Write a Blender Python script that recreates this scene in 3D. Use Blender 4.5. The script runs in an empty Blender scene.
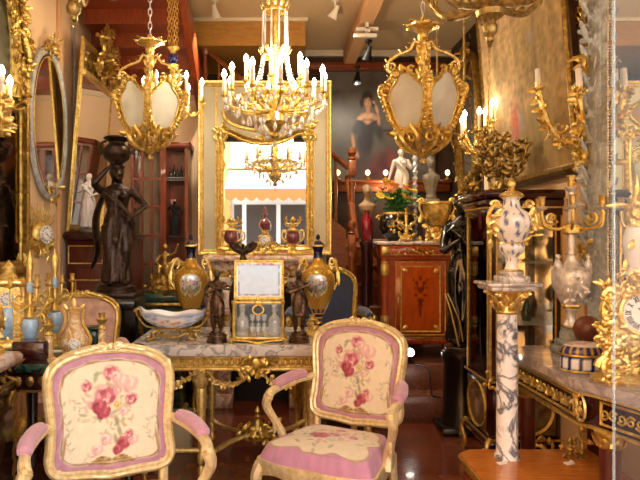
import bpy, math, random
import numpy as np
from mathutils import Vector, Matrix, Quaternion
PI = math.pi
F, CX, CY, EYE = 628.0, 275.0, 240.0, 1.42
EXPOSURE = 0.55
C = bpy.context.scene.collection
sc = bpy.context.scene

def lin(h):
    h = h.lstrip('#'); o = []
    for i in (0, 2, 4):
        c = int(h[i:i+2], 16) / 255
        o.append(c / 12.92 if c <= 0.04045 else ((c + 0.055) / 1.055) ** 2.4)
    return tuple(o)

def X(px, Y): return (px - CX) / F * Y      # metres from the camera axis for a column of the photograph
def Z(py, Y): return EYE - (py - CY) / F * Y

# ---------------------------------------------------------------- mesh builder
class MB:
    def __init__(s):
        s.v = []; s.f = []; s.c = []; s.M = Matrix.Identity(4); s.hascol = False
    def at(s, loc=(0, 0, 0), rz=0, rx=0, ry=0, sc=1):
        s.M = Matrix.Translation(loc) @ Matrix.Rotation(rz, 4, 'Z') @ Matrix.Rotation(ry, 4, 'Y') @ Matrix.Rotation(rx, 4, 'X') @ Matrix.Scale(sc, 4)
        return s
    def add(s, vs, fs, cols=None):
        b = len(s.v)
        M = s.M
        for p in vs: s.v.append(tuple(M @ Vector(p)))
        for f in fs: s.f.append(tuple(i + b for i in f))
        if cols is not None:
            s.hascol = True; s.c.extend(cols)
        else: s.c.extend([(1, 1, 1)] * len(vs))
        return s
    def box(s, c, d, rz=0, ch=0.0):
        x, y, z = d[0] / 2, d[1] / 2, d[2] / 2
        R = Matrix.Translation(c) @ Matrix.Rotation(rz, 4, 'Z')
        if ch <= 0:
            vs = [(-x, -y, -z), (x, -y, -z), (x, y, -z), (-x, y, -z), (-x, -y, z), (x, -y, z), (x, y, z), (-x, y, z)]
            fs = [(3, 2, 1, 0), (4, 5, 6, 7), (0, 1, 5, 4), (1, 2, 6, 5), (2, 3, 7, 6), (3, 0, 4, 7)]
        else:
            h = min(ch, x * .9, y * .9, z * .9)
            def ring(zz, i): 
                a, b = x - i, y - i
                return [(-a + h, -b, zz), (a - h, -b, zz), (a, -b + h, zz), (a, b - h, zz), (a - h, b, zz), (-a + h, b, zz), (-a, b - h, zz), (-a, -b + h, zz)]
            vs = ring(-z, h * .6) + ring(-z + h, 0) + ring(z - h, 0) + ring(z, h * .6)
            fs = [tuple(reversed(range(8))), tuple(range(24, 32))]
            for r in range(3):
                for i in range(8):
                    j = (i + 1) % 8; fs.append((r * 8 + i, r * 8 + j, r * 8 + 8 + j, r * 8 + 8 + i))
        return s.add([tuple(R @ Vector(p)) for p in vs], fs)
    def lathe(s, prof, seg=20, c=(0, 0, 0), sq=(1, 1), fold=None, colf=None, a0=0):
        vs = []; fs = []; cols = [] if colf else None
        n = len(prof)
        for (r, z) in prof:
            for k in range(seg):
                a = a0 + 2 * PI * k / seg
                rr = fold(r, a, z) if fold else r
                vs.append((c[0] + rr * math.cos(a) * sq[0], c[1] + rr * math.sin(a) * sq[1], c[2] + z))
                if colf: cols.append(colf(a, z, r))
        for i in range(n - 1):
            for k in range(seg):
                q = (k + 1) % seg
                fs.append((i * seg + k, i * seg + q, (i + 1) * seg + q, (i + 1) * seg + k))
        if prof[0] != prof[-1]:
            if prof[0][0] > 1e-5: fs.append(tuple(reversed(range(seg))))
            if prof[-1][0] > 1e-5: fs.append(tuple(range((n - 1) * seg, n * seg)))
        return s.add(vs, fs, cols)
    def tube(s, pts, rad, seg=6, closed=False, flat=1.0, up=None):
        P = [Vector(p) for p in pts]; n = len(P)
        R = [rad] * n if isinstance(rad, (int, float)) else list(rad)
        T = []
        for i in range(n):
            a = P[i - 1] if (i > 0 or closed) else P[i]; b = P[(i + 1) % n] if (i < n - 1 or closed) else P[i]
            t = b - a; T.append(t.normalized() if t.length > 1e-9 else Vector((0, 0, 1)))
        u = Vector(up) if up else (Vector((0, 0, 1)) if abs(T[0].z) < .9 else Vector((1, 0, 0)))
        vs = []; fs = []
        N = None
        for i in range(n):
            N = (u if N is None or up else N); N = N - T[i] * N.dot(T[i])
            if N.length < 1e-6: N = T[i].orthogonal()
            N.normalize(); B = T[i].cross(N)
            for k in range(seg):
                a = 2 * PI * k / seg
                vs.append(tuple(P[i] + (N * math.cos(a) * flat + B * math.sin(a)) * R[i]))
        for i in range(n if closed else n - 1):
            j = (i + 1) % n
            for k in range(seg):
                q = (k + 1) % seg; fs.append((i * seg + k, i * seg + q, j * seg + q, j * seg + k))
        if not closed:
            fs.append(tuple(reversed(range(seg)))); fs.append(tuple(range((n - 1) * seg, n * seg)))
        return s.add(vs, fs)
    def ell(s, c, r, seg=8, rings=5, R=None):
        if isinstance(r, (int, float)): r = (r, r, r)
        vs = [(0, 0, -r[2])]; fs = []
        for i in range(1, rings):
            t = PI * i / rings
            for k in range(seg):
                a = 2 * PI * k / seg
                vs.append((r[0] * math.sin(t) * math.cos(a), r[1] * math.sin(t) * math.sin(a), -r[2] * math.cos(t)))
        vs.append((0, 0, r[2])); L = len(vs) - 1
        for k in range(seg):
            q = (k + 1) % seg
            fs.append((0, 1 + q, 1 + k)); fs.append((L, L - seg + k, L - seg + q))
            for i in range(rings - 2):
                o = 1 + i * seg; fs.append((o + k, o + q, o + seg + q, o + seg + k))
        c = Vector(c)
        if R is not None: vs = [tuple(R @ Vector(p) + c) for p in vs]
        else: vs = [(p[0] + c.x, p[1] + c.y, p[2] + c.z) for p in vs]
        return s.add(vs, fs)
    def leaf(s, p, d, L, w, th=.25, nrm=(0, -1, 0)):
        d = Vector(d).normalized(); n = Vector(nrm); n = (n - d * n.dot(d))
        if n.length < 1e-5: n = d.orthogonal()
        n.normalize(); b = d.cross(n)
        R = Matrix((b, n, d)).transposed()
        return s.ell(Vector(p) + d * L * .5 + n * w * .2, (w, w * th + .001, L * .55), 6, 4, R)
    def sweep(s, path, prof, closed=True, y=0):
        """moulding along a path in the XZ plane; prof = [(outward, forward)], forward is -Y"""
        n = len(path); m = len(prof); vs = []; fs = []
        ar = sum(path[i][0] * path[(i + 1) % n][1] - path[(i + 1) % n][0] * path[i][1] for i in range(n))
        sg = 1 if ar > 0 else -1
        for i in range(n):
            p = Vector(path[i]); a = Vector(path[i - 1]) if (i or closed) else p; b = Vector(path[(i + 1) % n]) if (i < n - 1 or closed) else p
            e1 = (p - a); e2 = (b - p)
            n1 = Vector((e1.y, -e1.x)) * sg if e1.length > 1e-9 else None
            n2 = Vector((e2.y, -e2.x)) * sg if e2.length > 1e-9 else None
            if n1 is None: nn = n2.normalized()
            elif n2 is None: nn = n1.normalized()
            else:
                n1.normalize(); n2.normalize(); h = (n1 + n2)
                nn = n1 if h.length < 1e-4 else h.normalized() / max(.35, h.normalized().dot(n1))
            for (o, fwd) in prof: vs.append((p.x + nn.x * o, y - fwd, p.y + nn.y * o))
        for i in range(n if closed else n - 1):
            j = (i + 1) % n
            for k in range(m):
                q = (k + 1) % m; fs.append((i * m + k, i * m + q, j * m + q, j * m + k))
        if not closed: fs.append(tuple(range(m))); fs.append(tuple(reversed(range((n - 1) * m, n * m))))
        return s.add(vs, fs)
    def prism(s, path, y0, y1):
        n = len(path); vs = [(p[0], y0, p[1]) for p in path] + [(p[0], y1, p[1]) for p in path]
        fs = [tuple(range(n)), tuple(reversed(range(n, 2 * n)))] + [(i, i + n, (i + 1) % n + n, (i + 1) % n) for i in range(n)]
        return s.add(vs, fs)
    def slab(s, path, z0, z1):
        n = len(path); vs = [(p[0], p[1], z0) for p in path] + [(p[0], p[1], z1) for p in path]
        fs = [tuple(reversed(range(n))), tuple(range(n, 2 * n))] + [(i, (i + 1) % n, (i + 1) % n + n, i + n) for i in range(n)]
        return s.add(vs, fs)
    def grid(s, fn, nu, nv, colf=None):
        """fn(u,v)->co, u,v in 0..1; colf(array U, array V)->(n,3)"""
        vs = []; us = []; vv = []
        for j in range(nv + 1):
            for i in range(nu + 1):
                u, v = i / nu, j / nv; us.append(u); vv.append(v); vs.append(fn(u, v))
        fs = [(j * (nu + 1) + i, j * (nu + 1) + i + 1, (j + 1) * (nu + 1) + i + 1, (j + 1) * (nu + 1) + i) for j in range(nv) for i in range(nu)]
        cols = [tuple(c) for c in colf(np.array(us), np.array(vv))] if colf else None
        return s.add(vs, fs, cols)
    def scroll(s, c, ux, uz, r, turns=1.2, th=.008, a0=0, seg=5, n=18):
        c = Vector(c); ux = Vector(ux).normalized(); uz = Vector(uz).normalized(); pts = []; R = []
        for i in range(n):
            t = i / (n - 1); a = a0 + turns * 2 * PI * t; rr = r * (1 - .82 * t)
            pts.append(c + ux * math.cos(a) * rr + uz * math.sin(a) * rr); R.append(th * (1 - .45 * t))
        R[-1] *= 1.7
        return s.tube(pts, R, seg)
    def garland(s, a, b, sag, r, n=16, rng=None):
        a = Vector(a); b = Vector(b); rng = rng or random.Random(5)
        for i in range(n + 1):
            t = i / n; p = a.lerp(b, t); p.z -= sag * 4 * t * (1 - t)
            q = r * (.7 + .6 * math.sin(PI * t)); p += Vector((rng.uniform(-1, 1), rng.uniform(-1, 1), rng.uniform(-1, 1))) * r * .4
            s.ell(p, q, 5, 4); 
            for _ in range(2): s.leaf(p, (rng.uniform(-1, 1), -.5, rng.uniform(-1, 1)), q * 2.2, q * .6)
        return s
    def spray(s, c, n, ext, L, w, rng, nrm=(0, -1, 0), bias=(0, 0, 0)):
        for _ in range(n):
            g = lambda: max(-.85, min(.85, rng.gauss(0, .45)))
            p = Vector(c) + Vector((g() * ext[0], g() * ext[1], g() * ext[2]))
            d = Vector((rng.uniform(-1, 1), rng.uniform(-.7, .3), rng.uniform(-1, 1))) + Vector(bias)
            s.leaf(p, d, L * rng.uniform(.6, 1.3), w * rng.uniform(.7, 1.2), .35, nrm)
        return s

def cr(pts, k=6, closed=False):
    P = [Vector(p) for p in pts]; n = len(P); out = []
    for i in range(n if closed else n - 1):
        p0 = P[i - 1] if (i or closed) else P[0]; p1 = P[i]; p2 = P[(i + 1) % n]; p3 = P[(i + 2) % n] if (i + 2 < n or closed) else P[-1]
        for j in range(k):
            t = j / k
            out.append(.5 * (2 * p1 + (p2 - p0) * t + (2 * p0 - 5 * p1 + 4 * p2 - p3) * t * t + (3 * p1 - p0 - 3 * p2 + p3) * t ** 3))
    if not closed: out.append(P[-1])
    return out
def taper(n, a, b, c=None):
    if c is None: return [a + (b - a) * i / (n - 1) for i in range(n)]
    return [a + (b - a) * 2 * i / (n - 1) if i < n / 2 else b + (c - b) * (2 * i / (n - 1) - 1) for i in range(n)]
def rect(w, h, cx=0, cz=0): return [(cx - w / 2, cz - h / 2), (cx + w / 2, cz - h / 2), (cx + w / 2, cz + h / 2), (cx - w / 2, cz + h / 2)]
def oval(w, h, cx=0, cz=0, n=40): return [(cx + w / 2 * math.cos(2 * PI * i / n), cz + h / 2 * math.sin(2 * PI * i / n)) for i in range(n)]
def sym(half):  # right half from top centre to bottom centre -> closed outline
    r = cr([(p[0], p[1], 0) for p in half], 5)
    r = [(p.x, p.y) for p in r]
    return r + [(-p[0], p[1]) for p in reversed(r[1:-1])]

# ---------------------------------------------------------------- materials
MATS = {}
def nodes(name):
    m = bpy.data.materials.new(name); m.use_nodes = True; nt = m.node_tree
    return m, nt, nt.nodes['Principled BSDF']
def setp(b, **k):
    for q, v in k.items():
        q = {'base': 'Base Color', 'metal': 'Metallic', 'rough': 'Roughness', 'trans': 'Transmission Weight', 'ior': 'IOR', 'spec': 'Specular IOR Level', 'coat': 'Coat Weight', 'emis': 'Emission Color', 'es': 'Emission Strength', 'sheen': 'Sheen Weight', 'sub': 'Subsurface Weight', 'alpha': 'Alpha'}[q]
        b.inputs[q].default_value = (*v, 1) if isinstance(v, tuple) else v
def coord(nt, scale=(1, 1, 1)):
    tc = nt.nodes.new('ShaderNodeTexCoord'); mp = nt.nodes.new('ShaderNodeMapping'); mp.inputs['Scale'].default_value = scale
    nt.links.new(tc.outputs['Object'], mp.inputs['Vector']); return mp.outputs['Vector']
def ramp(nt, fac, stops):
    r = nt.nodes.new('ShaderNodeValToRGB'); e = r.color_ramp.elements
    while len(e) < len(stops): e.new(.5)
    for i, (p, c) in enumerate(stops): e[i].position = p; e[i].color = (*c, 1)
    nt.links.new(fac, r.inputs['Fac']); return r.outputs['Color']
def noise(nt, vec, scale, detail=4, dist=0.0):
    n = nt.nodes.new('ShaderNodeTexNoise'); n.inputs['Scale'].default_value = scale; n.inputs['Detail'].default_value = detail; n.inputs['Distortion'].default_value = dist
    nt.links.new(vec, n.inputs['Vector']); return n.outputs['Fac']
def bump(nt, b, h, strength, dist=.01):
    n = nt.nodes.new('ShaderNodeBump'); n.inputs['Strength'].default_value = strength; n.inputs['Distance'].default_value = dist
    nt.links.new(h, n.inputs['Height']); nt.links.new(n.outputs['Normal'], b.inputs['Normal'])
def plain(name, col, rough=.5, metal=0.0, var=0.0, vs=20, bp=0.0, bs=80, **k):
    m, nt, b = nodes(name); col = lin(col)
    setp(b, base=col, rough=rough, metal=metal, **k)
    if var or bp: v = coord(nt)
    if var:
        c = ramp(nt, noise(nt, v, vs), [(.3, tuple(x * (1 - var) for x in col)), (.7, tuple(min(1, x * (1 + var)) for x in col))]); nt.links.new(c, b.inputs['Base Color'])
    if bp: bump(nt, b, noise(nt, v, bs, 3), bp, .006)
    MATS[name] = m; return m
def gold(name, c1, c2, rough=.3, bs=140, bp=.5, metal=.85):
    m, nt, b = nodes(name); v = coord(nt)
    setp(b, rough=rough, metal=metal)
    nt.links.new(ramp(nt, noise(nt, v, 40), [(.35, lin(c1)), (.65, lin(c2))]), b.inputs['Base Color'])
    if bp: bump(nt, b, noise(nt, v, bs, 3), bp, .006)
    MATS[name] = m; return m
gold('gold', '#c79f40', '#f0d888', .28)
gold('gold_bright', '#dcb450', '#f8e6a4', .25)
gold('gold_old', '#8f7032', '#ccac62', .36)
gold('gold_pale', '#cfa956', '#ecd28c', .34, 90, .4, .6)
gold('gold_chair', '#d6bd82', '#efe0b6', .36, 90, .3, .45)
gold('brass', '#8e7640', '#cbb476', .28)
gold('silver', '#c6c6ce', '#f4f4f8', .22, 120, .5, .4)
gold('silver_leaf', '#a3abb4', '#ccd2d6', .45, 90, .6, .1)
gold('bronze', '#1d1512', '#4a352a', .32, 60, .3, .6)
gold('bronze_brown', '#33251c', '#6a513c', .34, 60, .3, .6)
gold('gold_dark', '#5a4424', '#9a7c44', .36)
def marble(name, base, vein, scale=6, rough=.18, w=.06, mid=None):
    m, nt, b = nodes(name); v = coord(nt); setp(b, rough=rough)
    n = noise(nt, v, scale, 8, 1.6)
    st = [(.5 - w * 2.2, lin(base)), (.5, lin(vein)), (.5 + w * 2.2, lin(base))]
    if mid: st = [(.2, lin(mid))] + st + [(.85, lin(mid))]
    nt.links.new(ramp(nt, n, st), b.inputs['Base Color']); MATS[name] = m
marble('marble_white', '#ddd6d0', '#928e90', 7, .15, .035, '#c8bdb6')
marble('marble_column', '#eae7e6', '#565a6a', 6, .2, .028, '#d9d5d4')
marble('marble_grey', '#b5a7a0', '#8d8280', 9, .1, .05, '#cbbdb4')
marble('marble_pink', '#c79a86', '#eadcd0', 8, .2, .05, '#b08070')
marble('marble_green', '#16281f', '#3c5548', 10, .12, .05, '#0d1712')
marble('onyx', '#e6d3ac', '#b88a4c', 14, .2, .06, '#f0e6d0')
marble('stone_grey', '#9aa0a4', '#7f8589', 12, .4, .06)
marble('granite', '#8a5c4c', '#6a4236', 22, .25, .12)
def wood(name, c1, c2, scale=(2, 14, 14), rough=.3, coat=.2, ns=5):
    m, nt, b = nodes(name); v = coord(nt, scale); setp(b, rough=rough, coat=coat)
    nt.links.new(ramp(nt, noise(nt, v, ns, 5, .8), [(.3, lin(c1)), (.7, lin(c2))]), b.inputs['Base Color']); MATS[name] = m
wood('mahogany', '#3a120c', '#5e2215', (14, 14, 2))
wood('mahogany_dark', '#210b0a', '#3d1613', (14, 14, 2), .2, .4)
wood('wood_red', '#702c14', '#96431f', (14, 14, 2))
wood('wood_stair', '#7d3f1c', '#a85f2e', (2, 14, 14), .4)
wood('wood_orange', '#a8581c', '#cf7d33', (2, 14, 14), .2, .5)
wood('wood_cabinet', '#7c2c0e', '#b04c18', (14, 14, 2), .18, .5)
wood('wood_ochre', '#a3742f', '#b9873c', (2, 10, 10), .6, 0)
wood('wood_dark', '#2b150c', '#46250f', (2, 12, 12), .35)
plain('peach', '#f0d0a8', .8, var=.03, vs=2)
plain('peach_trim', '#e0b080', .7)
plain('ceiling', '#d6bd94', .85, var=.04, vs=1.5)
plain('cream_trim', '#dcd0b8', .6)
plain('grey_panel', '#b9b196', .55, var=.05, vs=4)
plain('dark_wall', '#3a2416', .7, var=.12, vs=2)
plain('black', '#0c0a0a', .3, coat=.3)
plain('black_lacquer', '#100d0c', .15, coat=.6)
plain('chain_white', '#d6d6e0', .3, .5)
plain('white_enamel', '#f2f0ec', .3)
plain('white_plastic', '#e4dfd2', .4)
plain('candle', '#e6dccb', .5)
plain('porcelain', '#e2dedd', .15, coat=.5)
plain('statue_white', '#d6d0c8', .4, var=.04)
plain('bust_grey', '#7d7466', .5, var=.15)
plain('cobalt', '#0f1440', .12, coat=.6)
plain('lapis', '#141a5c', .15, coat=.5)
plain('red_glaze', '#8c0f24', .12, coat=.8)
plain('beige_clay', '#b99a74', .6, var=.1)
plain('pink_velvet', '#b98799', .75, var=.12, vs=30, sheen=.4, bp=.15, bs=300)
plain('blue_velvet', '#232f4c', .7, var=.3, vs=14, sheen=.5)
plain('wood_ball', '#6b3626', .35, var=.2, vs=9)
plain('paper', '#e4e0da', .8)
plain('cardboard', '#b9a37c', .8)
plain('iron', '#17181a', .4, .5)
plain('leaf_green', '#2f6a24', .5, var=.3, vs=30)
plain('petal_orange', '#e08a4a', .6); plain('petal_yellow', '#e4c040', .6); plain('petal_red', '#c03028', .6)
plain('cloth_dark', '#15121a', .8)
plain('skin', '#d8a88c', .6)
plain('painted_reflection', '#c9b08e', .8, var=.05, vs=8)  # even peach tone imitating the room reflected in the bookcase panes
plain('bottle', '#2c2a26', .15, var=.4, vs=10)
plain('facade', '#dedcd6', .9, var=.04, vs=.6); plain('facade_orange', '#e0a35c', .9); plain('asphalt', '#77726c', .9)
plain('awning_red', '#d8541e', .8); plain('awning_cream', '#f2e2cc', .8)
plain('shop_dark', '#3a2c22', .5); plain('foliage_far', '#4d5a3a', .8, var=.4, vs=3)
plain('shadow_lining', '#241a14', .7)
def floor_mat():
    m, nt, b = nodes('floor_wood'); v = coord(nt, (1, 1, 1)); setp(b, rough=.22, coat=.25)
    br = nt.nodes.new('ShaderNodeTexBrick'); br.inputs['Scale'].default_value = 1.6
    br.inputs['Color1'].default_value = (*lin('#86452c'), 1); br.inputs['Color2'].default_value = (*lin('#6e341d'), 1); br.inputs['Mortar'].default_value = (*lin('#3a1a10'), 1)
    br.inputs['Mortar Size'].default_value = .006; br.inputs['Brick Width'].default_value = .9; br.inputs['Row Height'].default_value = .16
    nt.links.new(v, br.inputs['Vector'])
    mx = nt.nodes.new('ShaderNodeMix'); mx.data_type = 'RGBA'; mx.blend_type = 'MULTIPLY'; mx.inputs['Factor'].default_value = .6
    nt.links.new(br.outputs['Color'], mx.inputs[6]); nt.links.new(ramp(nt, noise(nt, v, 3, 5), [(.3, (.55, .5, .5)), (.7, (1, 1, 1))]), mx.inputs[7])
    nt.links.new(mx.outputs[2], b.inputs['Base Color']); MATS['floor_wood'] = m
floor_mat()
def colmat(name, rough=.7, metal=0.0, bp=0.0, bs=400, coat=0.0, sheen=0.0):
    m, nt, b = nodes(name); a = nt.nodes.new('ShaderNodeAttribute'); a.attribute_name = 'Col'
    setp(b, rough=rough, metal=metal, coat=coat, sheen=sheen)
    if bp:
        v = coord(nt); n = noise(nt, v, bs, 2); bump(nt, b, n, bp, .003)
        mx = nt.nodes.new('ShaderNodeMix'); mx.data_type = 'RGBA'; mx.blend_type = 'MULTIPLY'; mx.inputs['Factor'].default_value = .35
        nt.links.new(a.outputs['Color'], mx.inputs[6]); nt.links.new(ramp(nt, n, [(.3, (.7, .7, .7)), (.7, (1, 1, 1))]), mx.inputs[7]); nt.links.new(mx.outputs[2], b.inputs['Base Color'])
    else: nt.links.new(a.outputs['Color'], b.inputs['Base Color'])
    MATS[name] = m
colmat('tapestry_fabric', .85, bp=.3, bs=300, sheen=.2)
colmat('painted_canvas', .45)
colmat('painted_porcelain', .15, coat=.5)
colmat('painted_gilt', .25, metal=.45, coat=.3)
colmat('marquetry', .2, coat=.5)
def glassy(name, refl=.08, tint=(1, 1, 1), rough=.02, fres=True, diffuse=0):
    m = bpy.data.materials.new(name); m.use_nodes = True; nt = m.node_tree; nt.nodes.clear()
    o = nt.nodes.new('ShaderNodeOutputMaterial'); t = nt.nodes.new('ShaderNodeBsdfTransparent'); g = nt.nodes.new('ShaderNodeBsdfGlossy'); mx = nt.nodes.new('ShaderNodeMixShader')
    t.inputs['Color'].default_value = (*tint, 1); g.inputs['Roughness'].default_value = rough
    if fres:
        f = nt.nodes.new('ShaderNodeFresnel'); f.inputs['IOR'].default_value = 1.45; nt.links.new(f.outputs[0], mx.inputs[0])
    else: mx.inputs[0].default_value = refl
    nt.links.new(t.outputs[0], mx.inputs[1]); nt.links.new(g.outputs[0], mx.inputs[2])
    out = mx.outputs[0]
    if diffuse:
        d = nt.nodes.new('ShaderNodeBsdfDiffuse'); d.inputs['Color'].default_value = (.85, .88, .9, 1); m2 = nt.nodes.new('ShaderNodeMixShader'); m2.inputs[0].default_value = diffuse
        nt.links.new(out, m2.inputs[1]); nt.links.new(d.outputs[0], m2.inputs[2]); out = m2.outputs[0]
    nt.links.new(out, o.inputs['Surface']); MATS[name] = m
glassy('glass'); glassy('glass_pane', .02, (.97, .98, .98), .0, False); glassy('crystal', .45, (.99, .98, .97), .08, False, .38); glassy('glass_clear', .16, (.98, .99, .98), .05, False, .26)
glassy('glass_edge', .12, (.8, .9, .92), .2, False, .14)
def frosted():
    m = bpy.data.materials.new('frosted'); m.use_nodes = True; nt = m.node_tree; nt.nodes.clear()
    o = nt.nodes.new('ShaderNodeOutputMaterial'); d = nt.nodes.new('ShaderNodeBsdfDiffuse'); t = nt.nodes.new('ShaderNodeBsdfTranslucent'); mx = nt.nodes.new('ShaderNodeMixShader'); mx.inputs[0].default_value = .5
    v = coord(nt); c = ramp(nt, noise(nt, v, 7, 4), [(.3, lin('#e4e4d8')), (.7, lin('#f6f5ee'))])
    nt.links.new(c, d.inputs['Color']); nt.links.new(c, t.inputs['Color']); nt.links.new(d.outputs[0], mx.inputs[1]); nt.links.new(t.outputs[0], mx.inputs[2]); nt.links.new(mx.outputs[0], o.inputs['Surface']); MATS['frosted'] = m
frosted()
m, nt, b = nodes('mirror'); setp(b, base=(.86, .87, .86), metal=1.0, rough=.015); MATS['mirror'] = m
m, nt, b = nodes('mirror_old'); setp(b, base=(.74, .7, .62), metal=1.0, rough=.06); MATS['mirror_old'] = m
def emit(name, col, s):
    m, nt, b = nodes(name); setp(b, base=(.9, .85, .7), emis=col, es=s); MATS[name] = m
emit('bulb', (1, .83, .56), 36.0); emit('globe_glow', (1, .72, .36), 4.0); emit('bulb_white', (1, .95, .85), 12.0)

# ---------------------------------------------------------------- object helpers
def thing(name, label, cat, loc=(0, 0, 0), rz=0, group=None, rx=0, ry=0):
    o = bpy.data.objects.new(name, None); C.objects.link(o); o.empty_display_size = .05
    o.location = loc; o.rotation_euler = (rx, ry, rz); o['label'] = label; o['category'] = cat
    if group: o['group'] = group
    return o
SPLIT = {'gilt_mount', 'gilt_ornament', 'carved_crest', 'frieze_mount', 'gilt_band', 'gilt_moulding', 'rail_carving', 'gilt_collar', 'carving', 'crest', 'bead_string', 'medallion', 'shelf', 'wing', 'gilt_capital', 'gilt_edge', 'held_object', 'drapery', 'gilt_rim', 'ring_handle', 'face_and_hand', 'plinth'}
def clusters(mb, gap):
    n = len(mb.v); p = list(range(n))
    def find(i):
        while p[i] != i: p[i] = p[p[i]]; i = p[i]
        return i
    for f in mb.f:
        a = find(f[0])
        for i in f[1:]:
            b = find(i)
            if a != b: p[b] = a
    isl = {}
    for i in range(n): isl.setdefault(find(i), []).append(i)
    V = np.array(mb.v); box = [(ix, V[ix].min(0) - gap, V[ix].max(0) + gap) for ix in isl.values()]
    m = len(box); q = list(range(m))
    def fq(i):
        while q[i] != i: q[i] = q[q[i]]; i = q[i]
        return i
    lo = np.array([b[1] for b in box]); hi = np.array([b[2] for b in box])
    for i in range(m):
        for j in np.nonzero(((lo[i] < hi) & (hi[i] > lo)).all(1))[0]:
            a, b = fq(i), fq(int(j))
            if a != b: q[b] = a
    out = {}
    for i in range(m): out.setdefault(fq(i), []).extend(box[i][0])
    return list(out.values())
def part(name, mb, mat, parent=None, loc=None, sharp=38, label=None, raw=False):
    if name in SPLIT and parent is not None and not raw:
        cl = clusters(mb, .004)
        if 1 < len(cl) <= 40:
            first = None; who = {}
            for k, ix in enumerate(cl):
                for i in ix: who[i] = k
            for k, ix in enumerate(cl):
                s = MB(); ix = sorted(ix); re = {o: i for i, o in enumerate(ix)}; s.v = [mb.v[i] for i in ix]; s.c = [mb.c[i] for i in ix]; s.hascol = mb.hascol
                s.f = [tuple(re[i] for i in f) for f in mb.f if who[f[0]] == k]
                o = part(name, s, mat, parent, loc, sharp, label, True); first = first or o
            return first
    me = bpy.data.meshes.new(name); me.from_pydata(mb.v, [], mb.f); me.validate(clean_customdata=False); me.update()
    if mb.hascol:
        a = me.color_attributes.new('Col', 'FLOAT_COLOR', 'POINT')
        a.data.foreach_set('color', np.array([(*c, 1) for c in mb.c], dtype=np.float32).ravel())
    me.shade_smooth(); me.set_sharp_from_angle(angle=math.radians(sharp))
    me.materials.append(MATS[mat] if isinstance(mat, str) else mat)
    o = bpy.data.objects.new(name, me); C.objects.link(o)
    if parent: o.parent = parent
    if loc: o.location = loc
    if label: o['label'] = label
    return o
def solo(name, mb, mat, label, cat, loc=(0, 0, 0), rz=0, group=None, **k):
    o = part(name, mb, mat, None, loc, **k); o.rotation_euler = (0, 0, rz); o['label'] = label; o['category'] = cat
    if group: o['group'] = group
    return o
def struct(name, mb, mat, loc=None, **k):
    o = part(name, mb, mat, None, loc, **k); o['kind'] = 'structure'; return o
def kids(o): return [c for c in bpy.data.objects if c.parent == o]
def dup(o, loc=None, rz=None, label=None, parent=None):
    c = o.copy(); C.objects.link(c)
    if parent: c.parent = parent
    if loc is not None: c.location = loc
    if rz is not None: c.rotation_euler = (o.rotation_euler[0], o.rotation_euler[1], rz)
    if label: c['label'] = label
    for k in kids(o): dup(k, parent=c)
    return c
def lamp(name, loc, power, col=(1, .82, .58), r=.02):
    l = bpy.data.lights.new(name, 'POINT'); l.energy = power; l.color = col; l.shadow_soft_size = r
    o = bpy.data.objects.new(name, l); C.objects.link(o); o.location = loc; return o
def remesh(o, vox, smooth=4):
    m = o.modifiers.new('r', 'REMESH'); m.mode = 'VOXEL'; m.voxel_size = vox; m.use_smooth_shade = True
    s = o.modifiers.new('s', 'SMOOTH'); s.iterations = smooth; s.factor = .5
    return o
def candle_part(parent, p, h=.1, r=.009, lit=True, mat='candle', fl='bulb', tilt=0.0):
    mb = MB(); mb.lathe([(r * .9, 0), (r, h * .1), (r, h * .95), (r * .8, h), (0, h)], 8)
    c = part('candle', mb, mat, parent, p)
    if tilt: c.rotation_euler = (0, tilt, 0)
    if lit:
        b = MB(); b.lathe([(r * .7, 0), (r * 1.15, h * .1), (r * 1.35, h * .2), (r * .95, h * .36), (r * .35, h * .5), (0, h * .56)], 8)
        part('bulb', b, fl, c, (0, 0, h))
    return c
def pan(mb, p, r=.02):   # drip pan and candle cup
    mb.lathe([(.004, -.012), (r, -.004), (r * 1.15, .004), (r * .5, .003), (r * .45, .012), (r * .62, .03), (0, .03)], 10, p)
# ================================================================= SETTING
XL, XR, H = -1.6, 1.75, 3.53
mb = MB(); mb.box((.15, 3.2, -.05), (4.4, 8.4, .1)); struct('floor', mb, 'floor_wood')
mb = MB(); mb.box((.15, 3.9, H + .05), (4.4, 7.0, .1)); struct('ceiling', mb, 'ceiling')
mb = MB(); mb.box((XL - .05, 3.8, H / 2), (.1, 6.4, H)); struct('wall_left', mb, 'peach')
mb = MB(); mb.box((XR + .05, 2.93, H / 2), (.1, 4.65, H)); struct('wall_right', mb, 'peach')
mb = MB(); mb.box((XR + .13, 5.3, H / 2), (.16, .1, H)); mb.box((2.0, 6.2, H / 2), (.1, 1.75, H)); struct('wall_alcove', mb, 'dark_wall')
mb = MB(); mb.box((.3, 7.05, H / 2), (3.9, .1, H)); struct('wall_back', mb, 'dark_wall')
mb = MB(); mb.box((-1.15, 6.02, 1.4), (.9, .08, 2.8)); struct('wall_partition', mb, 'peach')
mb = MB(); mb.box((-.09, 5.66, 1.35), (1.1, .08, 2.7)); struct('wall_chimney', mb, 'grey_panel')
# street front: header above the opening
mb = MB(); mb.box((.1, .62, 3.42), (3.6, .08, .3)); struct('trim_shopfront', mb, 'wood_dark')
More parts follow.
